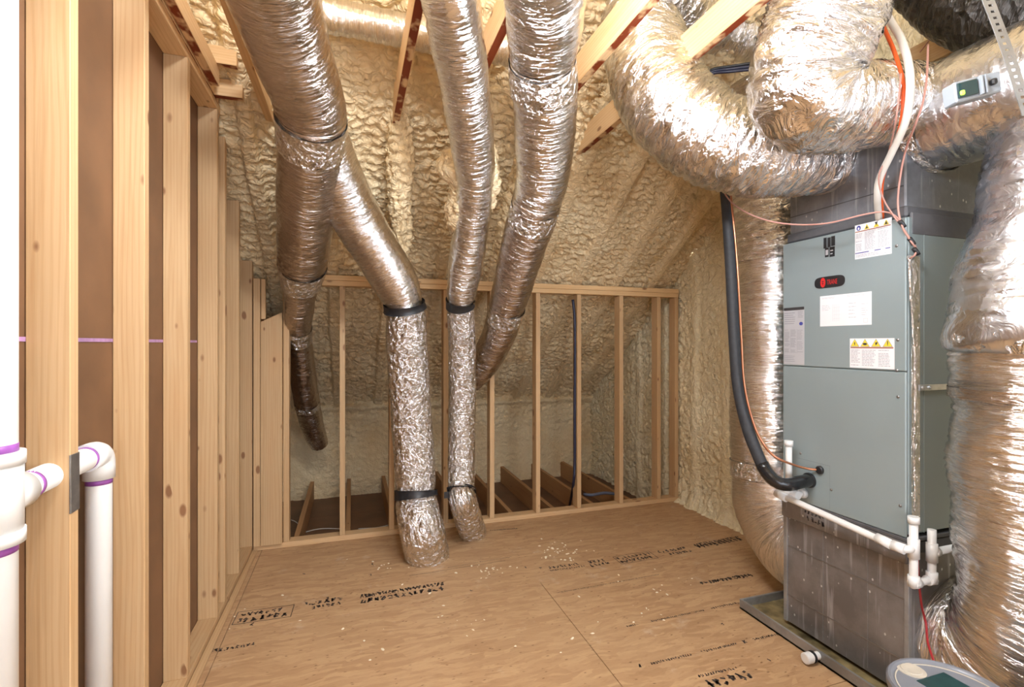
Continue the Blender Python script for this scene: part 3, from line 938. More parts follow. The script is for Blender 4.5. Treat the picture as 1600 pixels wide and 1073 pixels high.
# 8: duct leaving the near side of the plenum
c8 = P(1452, 190, Y=1.40)
dirv = np.array([0.06, -1.0, 0.02])
A = np.array([np.append(c8 + dirv * a, q) for a, q in ((-0.02, .195), (0.0, .208), (0.1, .21), (0.35, .212), (0.7, .215), (1.0, .215))])
d8 = duct_root('insulated_duct', c8, 'foil duct leaving the plenum towards the camera at the upper right')
c = path(A, 0.008)
jacket('jacket', c, 'foil_flat', d8, crk=0.003, seed=81, wr=0.002, dent=0.004, seg=96)
wrap('collar_tape', c, A[1] + 0.0, 0.05, 'foil_crinkle', d8, 0.006, 0.006, 4)
actuator(d8, (1488, 130), (1560, 111), (1565, 137), (1492, 162), 1.475, 0.04)

# 9: large return duct standing beside the air handler
A = np.array([(2.52, 0.92, 2.75, .25), (2.47, 0.95, 2.45, .25), (2.40, 0.98, 2.15, .25), (2.33, 1.00, 1.85, .25), (2.275, 1.01, 1.62, .258), (2.245, 1.01, 1.49, .268), (2.24, 1.01, 1.44, .266), (2.24, 1.01, 1.425, .245)])
B9 = np.array([(2.25, 1.02, 1.52, .235), (2.25, 1.02, 1.2, .245), (2.25, 1.02, 0.9, .24), (2.26, 1.02, 0.66, .235), (2.28, 1.03, 0.48, .24), (2.33, 1.08, 0.33, .25), (2.38, 1.20, 0.255, .245), (2.40, 1.362, 0.25, .225)])
d9 = duct_root('insulated_duct', (2.3, 1.05, 0.0), 'very large foil return duct bending at the floor at the right edge')
c = path(A, 0.01)
jacket('upper_jacket', c, 'foil_flat', d9, crk=0.006, seed=91, wr=0.006, dent=0.018, seg=96)
wrap('hem', c, A[6], 0.035, 'foil_crinkle', d9, 0.006, 0.008, 5, 0.006)
c = path(B9, 0.009)
jacket('lower_jacket', c, 'foil', d9, crk=0.005, seed=92, wr=0.007, dent=0.018, seg=110)
wrap('duct_band', c, (2.25, 1.02, 1.277), 0.014, 'foil_dark', d9, 0.012, 0.001, 5, 0.0)

# 10: return duct at the far side of the air handler
A = np.array([(2.40, 2.36, 3.0, .23), (2.41, 2.34, 2.6, .235), (2.42, 2.32, 2.25, .24), (2.42, 2.32, 2.0, .24), (2.42, 2.32, 1.93, .22), (2.42, 2.32, 1.8, .228), (2.42, 2.32, 1.45, .232), (2.42, 2.32, 1.33, .222), (2.42, 2.32, 1.2, .24),
              (2.42, 2.32, 0.9, .243), (2.42, 2.31, 0.70, .24), (2.41, 2.27, 0.48, .24), (2.40, 2.14, 0.33, .23), (2.40, 1.965, 0.29, .22)])
c = path(A, 0.010); j = at_i(c, A[4])
d10 = duct_root('insulated_duct', (2.42, 2.32, 0.05), 'tall foil duct standing between the foam gable wall and the air handler')
jacket('upper_jacket', c, 'foil_pleat', d10, 0, j + 1, crk=0.006, seed=101, wr=0.012, dent=0.006, seg=80)
jacket('lower_jacket', c, 'foil', d10, j, None, crk=0.004, seed=102, wr=0.003, dent=0.012, seg=90)
wrap('tape_wrap', c, A[10], 0.05, 'foil_crinkle', d10, 0.005, 0.005, 3)

# ducts high behind the ties
A = np.array([np.append(P(a, b_, d=dd), q) for a, b_, dd, q in ((990, -70, 2.3, .14), (1045, -15, 2.42, .14), (1085, 30, 2.6, .14), (1110, 40, 2.8, .14), (1180, 60, 2.9, .14), (1260, 70, 3.0, .14))])
d11 = duct_root('insulated_duct', A[1], 'foil duct high up behind the grey pipe and the wooden tie')
jacket('jacket', path(A), 'foil_pleat', d11, crk=0.005, seed=111, wr=0.008)
A = np.array([np.append(P(a, b_, d=dd), q) for a, b_, dd, q in ((1430, -90, 2.1, .17), (1500, -30, 2.0, .18), (1560, -2, 1.9, .185), (1660, 10, 1.75, .19))])
d12 = duct_root('insulated_duct', A[1], 'black jacketed duct in the top right corner above the plenum')
jacket('jacket', path(A), 'foil_black', d12, crk=0.004, seed=121, wr=0.006)

# foam collars sprayed around the ducts where they meet the roof
def collar(name, p, r, lab, rows):
    pts = np.array([np.append(P(a, b_, d=dd), q) for a, b_, dd, q in rows])
    root = empty(name, tuple(pts[0][:3]), lab, 'foam')
    c, s_ = catmull(pts, 0.012)
    t, n, b = frames(c[:, :3])
    th = np.linspace(0, 2 * np.pi, 65)
    TH, SS = np.meshgrid(th, s_)
    hh = foam_height(TH * 0.11, SS, p)
    hh = hh * (1 - smooth01((TH - 5.6) / .68)) + foam_height((TH - 2 * np.pi) * .11, SS, p) * smooth01((TH - 5.6) / .68)
    D = n[:, None] * np.cos(th)[None, :, None] + b[:, None] * np.sin(th)[None, :, None]
    V = c[:, None, :3] + D * (c[:, 3][:, None] + hh * 1.0)[..., None]
    grid_mesh('foam_mass', V, np.stack([TH, SS], -1), M['foam'], root, closed=True, caps=True)


collar('foam_collar', 201, 0.1, 'cream foam lump moulded behind the thinner floor duct', [(708, 232, 2.62, .05), (715, 258, 2.66, .085), (738, 285, 2.72, .10), (722, 330, 2.84, .085), (716, 360, 2.95, .03)])
collar('foam_collar', 202, 0.1, 'cream foam lump right of the thinner floor duct under its joint', [(764, 225, 2.62, .03), (760, 255, 2.64, .065), (757, 285, 2.70, .075), (752, 325, 2.8, .05), (750, 350, 2.9, .02)])
collar('foam_collar', 203, 0.1, 'cream foam lump left of the fat central duct', [(818, 235, 2.85, .03), (818, 275, 2.92, .07), (812, 320, 3.0, .075), (796, 370, 3.15, .055), (784, 410, 3.3, .03)])
collar('foam_collar', 204, 0.1, 'hanging cream foam drip under the second wooden tie', [(626, 175, 2.76, .02), (628, 205, 2.85, .05), (629, 250, 2.96, .06), (628, 300, 3.09, .058), (626, 360, 3.27, .05), (624, 430, 3.5, .02)])

# ------------------------------------------------------------------ air handler
AX, AY0, AY1, AZ0, AZ1 = 2.10, 1.366, 1.956, 0.685, 1.957
ah = empty('air_handler', (2.4, 1.66, AZ0), 'tall grey-green air handler cabinet with warning stickers on its front', 'air handler')
box('cabinet', (AX + 0.012, 2.66), (AY0, AY1), (AZ0, AZ1), M['cabinet_edge'], ah, bevel=0.004)
zs = P(1310, 575.5, X=AX)[2]
up_ = box('upper_panel', (AX, AX + 0.012), (AY0 + 0.002, AY1 - 0.001), (zs + 0.0015, AZ1 - 0.002), M['cabinet'], ah, bevel=0.004)
lo = box('lower_panel', (AX, AX + 0.012), (AY0 + 0.002, AY1 - 0.001), (AZ0 - 0.012, zs - 0.0015), M['cabinet'], ah, bevel=0.004)
XF = AX - 0.001


def fq(name, tl, br, mat, par, lift=0.0006):
    a = P(tl[0], tl[1], X=AX); c = P(br[0], br[1], X=AX)
    return box(name, (AX - lift, AX + 0.0003), (min(a[1], c[1]), max(a[1], c[1])), (min(a[2], c[2]), max(a[2], c[2])), M[mat], par, bevel=0)


def rect_yz(tl, br):
    a = P(tl[0], tl[1], X=AX); c = P(br[0], br[1], X=AX)
    return a[1], c[1], a[2], c[2]      # left y, right y, top z, bottom z


def fpoly(name, R, polys, mat, par, x):
    """polygons in label coordinates (0..1 right, 0..1 down) on rect R"""
    y0, y1, z0, z1 = R
    vs, fs = [], []
    for pl in polys:
        k = len(vs)
        for u, v in pl:
            vs.append((x, y0 + (y1 - y0) * u, z0 + (z1 - z0) * v))
        fs.append(tuple(range(k, k + len(pl))))
    o = mesh(name, vs, fs, M[mat], par)
    if len(polys) > 1: o['kind'] = 'stuff'
    return o


def rc(u0, v0, u1, v1): return [(u0, v0), (u1, v0), (u1, v1), (u0, v1)]


def circ(u, v, ru, rv, n=20): return [(u + ru * math.cos(2 * math.pi * k / n), v + rv * math.sin(2 * math.pi * k / n)) for k in range(n)]


def textrows(u0, u1, v0, v1, n, fill=0.5, seed=0):
    r_ = random.Random(seed); out = []
    for i in range(n):
        v = v0 + (v1 - v0) * i / n
        if r_.random() < 0.08: continue
        ue = u0 + (u1 - u0) * r_.uniform(0.7, 1.0)
        u = u0
        while u < ue:
            w = r_.uniform(0.03, 0.09)
            out.append(rc(u, v, min(u + w, ue), v + (v1 - v0) / n * fill))
            u += w + 0.012
    return out


def tri(u, v, ru, rv): return [(u - ru, v + rv), (u, v - rv), (u + ru, v + rv)]


# upper warning sticker
R = rect_yz((1336, 352.6), (1393.4, 396))
st = fq('warning_sticker', (1336, 352.6), (1393.4, 396), 'paper', up_); x = AX - 0.0010
fpoly('header_bar', R, [rc(0.01, 0.19, 0.98, 0.215)], 'ink_rust', st, x)
fpoly('blue_bar', R, [rc(0.01, 0.815, 0.4, 0.84), rc(0.55, 0.815, 0.72, 0.84), rc(0.84, 0.815, 0.97, 0.84)], 'ink_blue', st, x)
fpoly('blue_disc', R, [circ(0.11, 0.10, 0.06, 0.075)], 'ink_blue', st, x)
fpoly('hand_mark', R, [circ(0.11, 0.115, 0.025, 0.04)], 'paper', st, x - 0.0003)
fpoly('hazard_triangle', R, [tri(0.34, 0.10, 0.07, 0.075), tri(0.60, 0.10, 0.075, 0.075), tri(0.86, 0.10, 0.07, 0.075)], 'yellow', st, x)
fpoly('hazard_mark', R, [tri(0.34, 0.115, 0.035, 0.04), [(0.555, 0.03), (0.645, 0.03), (0.60, 0.13)], tri(0.86, 0.11, 0.035, 0.045)], 'ink', st, x - 0.0003)
fpoly('small_print', R, textrows(0.03, 0.22, 0.26, 0.78, 14, .5, 1) + textrows(0.28, 0.58, 0.24, 0.78, 15, .5, 2) + textrows(0.64, 0.95, 0.24, 0.78, 15, .5, 3) + textrows(0.03, 0.9, 0.87, 0.97, 3, .5, 4), 'ink_grey', st, x)
# lower warning sticker
R = rect_yz((1328, 528.7), (1397.7, 577)); x = AX - 0.0010
st = fq('warning_sticker', (1328, 528.7), (1397.7, 577), 'paper', up_)
cs = [0.12, 0.36, 0.61, 0.86]
fpoly('triangle_border', R, [tri(c_, 0.15, 0.108, 0.135) for c_ in cs], 'ink_mid', st, x)
fpoly('hazard_triangle', R, [tri(c_, 0.155, 0.092, 0.115) for c_ in cs], 'yellow', st, x - 0.0002)
fpoly('hazard_mark', R, [circ(cs[0], 0.175, 0.012, 0.055), circ(cs[1], 0.19, 0.05, 0.04), [(cs[2] - .02, .15), (cs[2] + .035, .12), (cs[2] + .03, .18), (cs[2] - .01, .24)], rc(cs[3] - .01, 0.09, cs[3] + .01, 0.2), circ(cs[3], .225, .01, .015)], 'ink', st, x - 0.0004)
fpoly('header_bar', R, [rc(0.02, 0.295, 0.98, 0.335)], 'ink_rust', st, x)
fpoly('small_print', R, textrows(0.03, 0.25, 0.39, 0.95, 11, .45, 5) + textrows(0.29, 0.62, 0.39, 0.95, 11, .45, 6) + textrows(0.66, 0.96, 0.39, 0.95, 11, .45, 7), 'ink_grey', st, x)
# wiring sheet
R = rect_yz((1281.5, 463), (1362, 507))
st = fq('wiring_sheet', (1281.5, 463), (1362, 507), 'paper', up_)
ln = textrows(0.04, 0.32, 0.06, 0.12, 2, .25, 8) + textrows(0.55, 0.95, 0.05, 0.11, 2, .25, 9) + textrows(0.04, 0.22, 0.32, 0.52, 4, .2, 10) + textrows(0.58, 0.74, 0.3, 0.85, 5, .12, 11) + textrows(0.82, 0.95, 0.35, 0.75, 6, .15, 12)
for k in range(4):
    ln += [rc(0.27 + k * 0.04, 0.3, 0.273 + k * 0.04, 0.85), rc(0.27, 0.4 + k * .12, 0.42, 0.403 + k * .12)]
ln += [rc(.86, .8, .93, .806), rc(.86, .92, .93, .926), rc(.86, .8, .863, .92), rc(.93, .8, .933, .92)]
fpoly('diagram_lines', R, ln, 'ink_grey', st, x)
# rating plate
R = rect_yz((1225, 481.4), (1256.8, 570))
st = fq('rating_label', (1225, 481.4), (1256.8, 570), 'paper_grey', up_)
fpoly('header_bar', R, [rc(0, 0, 1, 0.05)], 'ink', st, x)
fpoly('round_seal', R, [circ(0.85, 0.29, 0.09, 0.03)], 'ink_blue', st, x)
fpoly('small_print', R, textrows(0.04, 0.6, 0.09, 0.35, 7, .35, 13) + textrows(0.7, 0.96, 0.08, 0.2, 5, .35, 14) + textrows(0.04, 0.3, 0.39, 0.8, 22, .4, 15) + textrows(0.36, 0.62, 0.39, 0.8, 22, .4, 16) + textrows(0.68, 0.95, 0.4, 0.8, 16, .3, 17) + textrows(0.04, 0.6, 0.85, 0.97, 4, .3, 18) + [rc(.33, .38, .34, .8), rc(.65, .38, .66, .8)], 'ink_mid', st, x)
# badge with red disc and red lettering
R = rect_yz((1273, 434.5), (1320.7, 446.5))
bp_ = [(0.5 + 0.5 * math.copysign(abs(math.cos(a)) ** 0.35, math.cos(a)), 0.5 + 0.5 * math.copysign(abs(math.sin(a)) ** 0.8, math.sin(a))) for a in [2 * math.pi * k / 40 for k in range(40)]]
bd = fpoly('badge', R, [bp_], 'black', up_, AX - 0.0015)
fpoly('badge_disc', R, [circ(0.29, 0.5, 0.085, 0.42, 24)], 'ink_red', bd, AX - 0.002)
fpoly('badge_disc_mark', R, [rc(.255, .36, .325, .42), rc(.284, .36, .296, .72), rc(.262, .55, .318, .6)], 'black', bd, AX - 0.0023)


def lettering(name, body, R, mat, par, xpos):
    cu = bpy.data.curves.new(name, 'FONT'); cu.body = body; cu.resolution_u = 2
    to = bpy.data.objects.new(name + '_tmp', cu); COL.objects.link(to)
    bpy.context.view_layer.update()
    me = bpy.data.meshes.new_from_object(to.evaluated_get(bpy.context.evaluated_depsgraph_get()))
    bpy.data.objects.remove(to, do_unlink=True)
    co = np.zeros(len(me.vertices) * 3); me.vertices.foreach_get('co', co); co = co.reshape(-1, 3)
    u = (co[:, 0] - co[:, 0].min()) / np.ptp(co[:, 0]); v = (co[:, 1] - co[:, 1].min()) / np.ptp(co[:, 1])
    y0, y1, z0, z1 = R
    new = np.stack([np.full(len(u), xpos), y0 + (y1 - y0) * u, z1 + (z0 - z1) * v], 1)
    me.vertices.foreach_set('co', new.ravel()); me.update(); me.name = name
    me.materials.clear()
    return link(name, me, M[mat], par)


y0, y1, z0, z1 = R
lettering('badge_lettering', 'TRANE', (y0 + (y1 - y0) * .43, y0 + (y1 - y0) * .76, z0 + (z1 - z0) * .3, z0 + (z1 - z0) * .72), 'ink_red', bd, AX - 0.002)
# knocked out switch openings
R = rect_yz((1287, 372), (1305, 385)); fpoly('switch_opening', R, [rc(0, 0, .28, 1), rc(.34, .05, .62, .95), rc(.66, 0, 1, .9)], 'black', up_, AX - 0.0008)
R = rect_yz((1287.5, 388), (1304.5, 401)); o = fpoly('switch_opening', R, [rc(0.1, 0, .45, .9), rc(.52, 0, 1, .95)], 'black', up_, AX - 0.0008)
fpoly('switch_slot', R, [rc(0.16, .2, .4, .7), rc(.6, .3, .85, .4), rc(.6, .6, .8, .7)], 'paper_grey', o, AX - 0.0012)
# screws
for a, b_ in ((1217.5, 422), (1401, 384), (1218, 535), (1403, 531), (1401.5, 578.5), (1219.5, 602), (1403.5, 620), (1220, 700), (1407, 790), (1251, 708), (1299, 765)):
    p = P(a, b_, X=AX)
    lathe('screw', [(0.006, 0), (0.006, 0.002), (0.003, 0.004)], M['steel_dark'], p, up_ if b_ < 577 else lo, 10, (-1, 0, 0))
# access plate on the lower panel and the two line openings
fpoly('plate_seam', rect_yz((1240, 708), (1297, 800)), [rc(0.1, 0.07, 1, 0.082), rc(0.99, 0.08, 1.0, 0.95)], 'cabinet_edge', lo, AX - 0.0006)
for a, b_, rr in ((1265, 750, 0.036), (1282, 734, 0.019), (1256, 770, 0.024)):
    p = P(a, b_, X=AX)
    lathe('grommet', [(rr, 0), (rr, 0.010), (rr * .8, 0.014)], M['black'] if rr != 0.024 else M['pvc'], p, lo, 24, (-1, 0, 0))
# foil tape strip with wire down the near side
ft = box('foil_tape_strip', (AX + 0.028, AX + 0.075), (AY0 - 0.002, AY0 + 0.001), (AZ0 + 0.01, 1.80), M['foil_crinkle'], ah, bevel=0)
box('side_seam', (AX + 0.10, AX + 0.104), (AY0 - 0.001, AY0 + 0.001), (AZ0, 1.9), M['cabinet'], ah, bevel=0)
pl = [P(1421, 404, Y=AY0 - 0.012), P(1422, 450, Y=AY0 - 0.01), P(1427, 520, Y=AY0 - 0.009), P(1430, 600, Y=AY0 - 0.009), P(1428, 700, Y=AY0 - 0.009), P(1429, 800, Y=AY0 - 0.012)]
tube('side_wire', pl, 0.0045, M['foil_crinkle'], ah, 10)

# base return box under the cabinet
bs = empty('return_base', (2.4, 1.66, 0.03), 'dirty grey sheet metal return box under the air handler', 'plenum')
box('box_body', (2.115, 2.66), (AY0 + 0.004, AY1 + 0.0), (0.034, AZ0 - 0.014), M['base_metal'], bs, bevel=0.003)
box('top_flange', (2.095, 2.118), (AY0 - 0.004, AY1 + 0.004), (AZ0 - 0.115, AZ0 - 0.03), M['base_metal'], bs, axis=1, bevel=0.004)
box('top_ledge', (2.10, 2.67), (AY0 - 0.006, AY1 + 0.006), (AZ0 - 0.03, AZ0 - 0.0135), M['mastic'], bs, axis=1, bevel=0.003)
box('side_flange', (2.13, 2.66), (AY0 - 0.002, AY0 + 0.006), (AZ0 - 0.08, AZ0 - 0.035), M['mastic'], bs, axis=0, bevel=0.002)
for z in (0.17, 0.42):
    box('crease', (2.1125, 2.1175), (AY0 + 0.01, AY1 - 0.004), (z, z + 0.004), M['steel_dark'], bs, axis=1, bevel=0)
for y in (1.53, 1.74):
    box('crease', (2.1130, 2.1175), (y, y + 0.0025), (0.05, 0.56), M['pan'], bs, bevel=0)
box('corner_bead', (2.110, 2.13), (AY0 - 0.002, AY0 + 0.016), (0.034, AZ0 - 0.09), M['pan'], bs, bevel=0.002)
box('corner_bead', (2.108, 2.13), (AY1 - 0.018, AY1 + 0.003), (0.034, AZ0 - 0.09), M['pan'], bs, bevel=0.002)
# handwritten marker scrawl
def scrawl(u0, v0, n, hgt, seed, plane):
    r_ = random.Random(seed); out = []
    u = u0
    for i in range(n):
        k = r_.randint(3, 5); w = hgt * 0.6
        for j in range(k):
            a = (u + r_.uniform(0, w), v0 + r_.uniform(0, hgt)); b2 = (u + r_.uniform(0, w), v0 + r_.uniform(0, hgt))
            dx, dy = b2[0] - a[0], b2[1] - a[1]; L_ = math.hypot(dx, dy) + 1e-6
            ox, oy = -dy / L_ * hgt * .10, dx / L_ * hgt * .10
            out.append([plane(a[0] - ox, a[1] - oy), plane(b2[0] - ox, b2[1] - oy), plane(b2[0] + ox, b2[1] + oy), plane(a[0] + ox, a[1] + oy)])
        u += w + hgt * r_.uniform(.08, .2)
    return out


def polymesh(name, polys, mat, par):
    vs, fs = [], []
    for p in polys:
        fs.append(tuple(range(len(vs), len(vs) + len(p)))); vs += p
    o = mesh(name, vs, fs, M[mat], par)
    o['kind'] = 'stuff'
    return o


pol = scrawl(0, 0, 6, 0.026, 3, lambda u, v: (2.0945, 1.83 - u, 0.625 + v)) + scrawl(0, 0, 5, 0.026, 4, lambda u, v: (2.0945, 1.81 - u, 0.592 + v))
polymesh('marker_writing', pol, 'ink', bs)

# drain pan
pn = empty('drain_pan', (2.35, 1.6, 0), 'shallow galvanised drain pan under the air handler on the floor', 'drain pan')
PX0, PX1, PY0, PY1 = 2.015, 2.74, 1.0, 2.16
box('pan_floor', (PX0, PX1), (PY0, PY1), (0.003, 0.012), M['pan_dirt'], pn, bevel=0)
box('pan_rim', (PX0, PX0 + 0.012), (PY0, PY1), (0.002, 0.055), M['pan'], pn, axis=1)
box('pan_rim', (PX1 - 0.012, PX1), (PY0, PY1), (0.002, 0.055), M['pan'], pn, axis=1)
box('pan_rim', (PX0 + 0.012, PX1 - 0.012), (PY1 - 0.012, PY1), (0.002, 0.055), M['pan'], pn, axis=0)
box('pan_rim', (PX0 + 0.012, PX1 - 0.012), (PY0, PY0 + 0.012), (0.002, 0.055), M['pan'], pn, axis=0)
p = P(1278, 1027, X=PX0)
lathe('drain_stub', [(0.017, -0.004), (0.017, 0.045), (0.024, 0.045), (0.024, 0.075), (0.02, 0.078)], M['pvc'], (PX0, p[1], 0.032), pn, 28, (-1, 0, 0))
lathe('stub_gasket', [(0.0255, 0.030), (0.0255, 0.036)], M['black'], (PX0, p[1], 0.032), pn, 28, (-1, 0, 0))

# supply plenum over the cabinet
sp = empty('supply_plenum', (2.4, 1.66, AZ1), 'grey foil faced supply plenum box on top of the air handler', 'plenum')
box('plenum_body', (2.13, 2.64), (AY0 + 0.022, AY1 - 0.015), (AZ1 + 0.001, 2.58), M['board'], sp, bevel=0.006)
mb = box('mastic_band', (2.118, 2.65), (AY0 + 0.012, AY1 - 0.006), (AZ1 + 0.002, AZ1 + 0.05), M['mastic'], sp, bevel=0.008)
box('mastic_band', (AX + 0.03, 2.655), (AY0 - 0.002, AY0 + 0.01), (AZ1 - 0.07, AZ1 + 0.02), M['mastic'], sp, axis=0, bevel=0.004)
box('tape_seam', (2.128, 2.131), (AY0 + 0.03, AY1 - 0.02), (2.09, 2.094), M['mastic'], sp, axis=1, bevel=0)

# ------------------------------------------------------------------ lines, cables, pipes at the air handler
ls = empty('refrigerant_line', tuple(P(1265, 750, X=AX)), 'black foam insulated refrigerant line curving into the cabinet front', 'pipe')
pts = [P(1120, 190, d=2.62), P(1133, 290, d=2.56), P(1141, 400, d=2.54), P(1147, 520, d=2.5), P(1153, 600, d=2.47), P(1167, 665, d=2.42), P(1186, 715, d=2.37), P(1196, 735, d=2.35)]
tube('foam_sleeve', pts, 0.028, M['rubber'], ls, 20)
pts = [P(1190, 724, d=2.36), P(1198, 738, d=2.34), P(1212, 752, d=2.31), P(1230, 757, d=2.3), P(1250, 753, d=2.32), P(1266, 750, X=AX + 0.005)]
tube('tape_wrapped_end', pts, 0.0305, M['tape_black'], ls, 20)
cl = props(tube('copper_line', [P(1140, 285, d=2.5), P(1151, 400, d=2.47), P(1158, 520, d=2.44), P(1163, 600, d=2.42), P(1177, 660, d=2.38), P(1194, 695, d=2.36), P(1212, 714, d=2.33), P(1240, 726, d=2.33), P(1262, 732, d=2.33), P(1283, 734, X=AX + 0.004)], 0.0055, M['copper'], None, 12),
           'thin bare copper line running beside the black refrigerant line', 'pipe')

XP = 2.035
dr = empty('condensate_drain', tuple(P(1428, 850, Y=1.325)), 'white plastic condensate drain with a trap at the cabinet corner', 'pipe')
pv = M['pvc']
rp = 0.0145


def pipe(pts, r=rp, fil=0.012): tube('pipe', pts, r, pv, dr, 20, smooth_path=False, fillet=fil)


def fitting(a, b_, r=rp * 1.35): tube('fitting', [a, b_], r, pv, dr, 20, smooth_path=False)


port = P(1258, 770, X=AX)
pz = port[2]
t0 = np.array([XP, port[1], pz]); pipe([port, t0 + (-.01, 0, 0)])
fitting(np.array([AX - 0.002, port[1], pz]), np.array([AX - 0.03, port[1], pz]))
vy = P(1236, 765, X=XP)[1]
tcn = np.array([XP, vy, pz - 0.004])
fitting(np.array([XP, port[1] - .02, pz]), np.array([XP, vy + .06, pz - 0.006]))
vt = P(1232.5, 690, X=XP)
pipe([np.array([XP, vt[1], pz]), np.array([XP, vt[1], vt[2]])])
fitting(np.array([XP, vt[1], vt[2] - .02]), np.array([XP, vt[1], vt[2] + .006]))
Ya = P(1216, 771, X=XP - 0.02)
Yb = P(1392, 851, X=XP - 0.02)
YT = 1.322
tz = P(1425, 850, Y=YT)
pipe([np.array([XP, vy + .03, pz - .01]), Ya, Yb, np.array([tz[0] - 0.03, YT, Yb[2] - .003]), np.array([tz[0], YT, Yb[2] - 0.003])], fil=0.02)
fitting(Ya + (0, 0.012, 0), Ya + (0, -0.05, -.008)); fitting(Yb + (0, .055, .008), Yb + (0.003, 0.0, 0)); fitting(Yb + (0.006, -.002, 0), np.array([tz[0] - .035, YT + .002, Yb[2] - .003]))
top_ = P(1431, 808, Y=YT); bot = P(1424, 912, Y=YT)
xA = (top_[0] + bot[0]) / 2
r2 = P(1456, 912, Y=YT); xB = r2[0]; zb = bot[2]
topB = P(1462, 826, Y=YT)
pipe([np.array([xA, YT, top_[2]]), np.array([xA, YT, zb]), np.array([xB, YT, zb]), np.array([xB, YT, topB[2]])], fil=0.014)
fitting(np.array([xA, YT, top_[2] - .022]), np.array([xA, YT, top_[2] + .004]))
fitting(np.array([xA, YT, Yb[2] - .04]), np.array([xA, YT, Yb[2] + .034]))
for xx, sg in ((xA, 1), (xB, -1)):
    fitting(np.array([xx, YT, zb - .012]), np.array([xx, YT, zb + .03]))
    fitting(np.array([xx - sg * .008, YT, zb]), np.array([xx + sg * .026, YT, zb]))
tzB = P(1460, 862, Y=YT)[2]
fitting(np.array([xB, YT, tzB - .036]), np.array([xB, YT, tzB + .036]))
pipe([np.array([xB, YT, tzB]), np.array([2.62, YT, tzB - .0])])
fitting(np.array([xB, YT, tzB]), np.array([xB + .03, YT, tzB]))

props(tube('white_cable', [P(1360, -60, d=1.80), P(1384, 18, d=1.84), P(1410, 66, d=1.80), P(1422, 120, d=1.74), P(1416, 185, d=1.75), P(1395, 235, d=1.84), P(1374, 280, d=1.93), P(1371, 310, d=1.98), P(1373, 342, d=2.06)], 0.0125, M['cable_white'], None, 16),
      'thick white cable hanging from the roof to the top of the cabinet', 'cable')
props(tube('orange_cable', [P(1350, -60, d=1.83), P(1374, 25, d=1.86), P(1397, 80, d=1.81), P(1411, 130, d=1.765), P(1410, 180, d=1.775), P(1399, 225, d=1.85), P(1380, 275, d=1.95), P(1377, 310, d=2.0), P(1379, 342, d=2.06)], 0.007, M['cable_orange'], None, 12),
      'bright orange cable hanging beside the thick white cable', 'cable')
props(tube('thermostat_wire', [P(1122, 285, d=2.48), P(1145, 318, d=2.4), P(1185, 340, d=2.3), P(1232, 350, d=2.2), P(1290, 349, d=2.08), P(1350, 335, d=1.99), P(1385, 331, d=1.95), P(1405, 343, d=1.93), P(1412, 358, d=1.91), P(1424, 376, d=1.905), P(1432, 388, d=1.9), P(1430, 398, d=1.9), P(1421, 404, d=1.92)], 0.0035, M['cable_brown'], None, 10),
      'thin brown wire draped across the foil duct to the cabinet corner', 'wire')
props(tube('thermostat_wire', [P(1450, 70, d=1.83), P(1448, 120, d=1.78), P(1442, 160, d=1.76), P(1430, 195, d=1.78), P(1415, 235, d=1.86), P(1406, 280, d=1.9), P(1403, 320, d=1.92), P(1409, 352, d=1.9), P(1420, 372, d=1.9), P(1430, 386, d=1.895)], 0.0035, M['cable_brown'], None, 10),
      'thin brown wire dropping from the duct collar over the plenum', 'wire')
props(tube('thermostat_wire', [P(1408, 115, d=1.73), P(1401, 180, d=1.72), P(1388, 240, d=1.86), P(1373, 275, d=1.9), P(1380, 310, d=1.93), P(1395, 335, d=1.93), P(1406, 350, d=1.91)], 0.003, M['cable_brown'], None, 10),
      'thin brown wire crossing the white cable on its way down', 'wire')
for a, b_, lab in ((1409, 350, 'small black clip on the brown wires at the cabinet corner, upper one'), (1424, 377, 'small black clip on the brown wires at the cabinet corner, middle one'), (1431, 393, 'small black clip on the brown wires at the cabinet corner, lowest one')):
    p = P(a, b_, d=1.902)
    props(tube('wire_clip', [p + (-.009, .002, .012), p + (.003, 0, 0), p + (.011, -.002, -.012)], 0.0085, M['black'], None, 12), lab, 'clip', 'wire clips')
p = P(1420, 403, Y=AY0)
lathe('bushing', [(0.012, 0), (0.012, 0.012), (0.008, 0.016)], M['steel'], p, ah, 16, (0, -1, 0))
props(tube('red_wire', [P(1432, 838, Y=1.335), P(1434, 880, Y=1.34), P(1436, 910, Y=1.345), P(1440, 945, Y=1.345), P(1447, 975, Y=1.335), P(1450, 1005, Y=1.29), P(1462, 1040, Y=1.22), P(1470, 1062, Y=1.15)], 0.0042, M['cable_red'], None, 10),
      'dark red wire hanging from the drain trap to the floor', 'wire')
# steel strap bracing the cabinet side
p0 = P(1440, 606, Y=AY0 - 0.02); p1 = P(1520, 612, Y=AY0 - .02)
br = empty('strap_brace', tuple(p0), 'flat galvanised brace from the cabinet side to the big duct', 'brace')
box('brace_bar', (p0[0], p0[0] + 0.55), (AY0 - 0.012, AY0 - 0.006), (p0[2] - 0.012, p0[2] + 0.012), M['steel'], br, axis=0, bevel=0.001)
for k in (0.02, 0.06):
    lathe('brace_screw', [(0.008, 0), (0.008, 0.004), (0.004, 0.007)], M['steel'], (p0[0] + k, AY0 - 0.012, p0[2]), br, 10, (0, -1, 0))

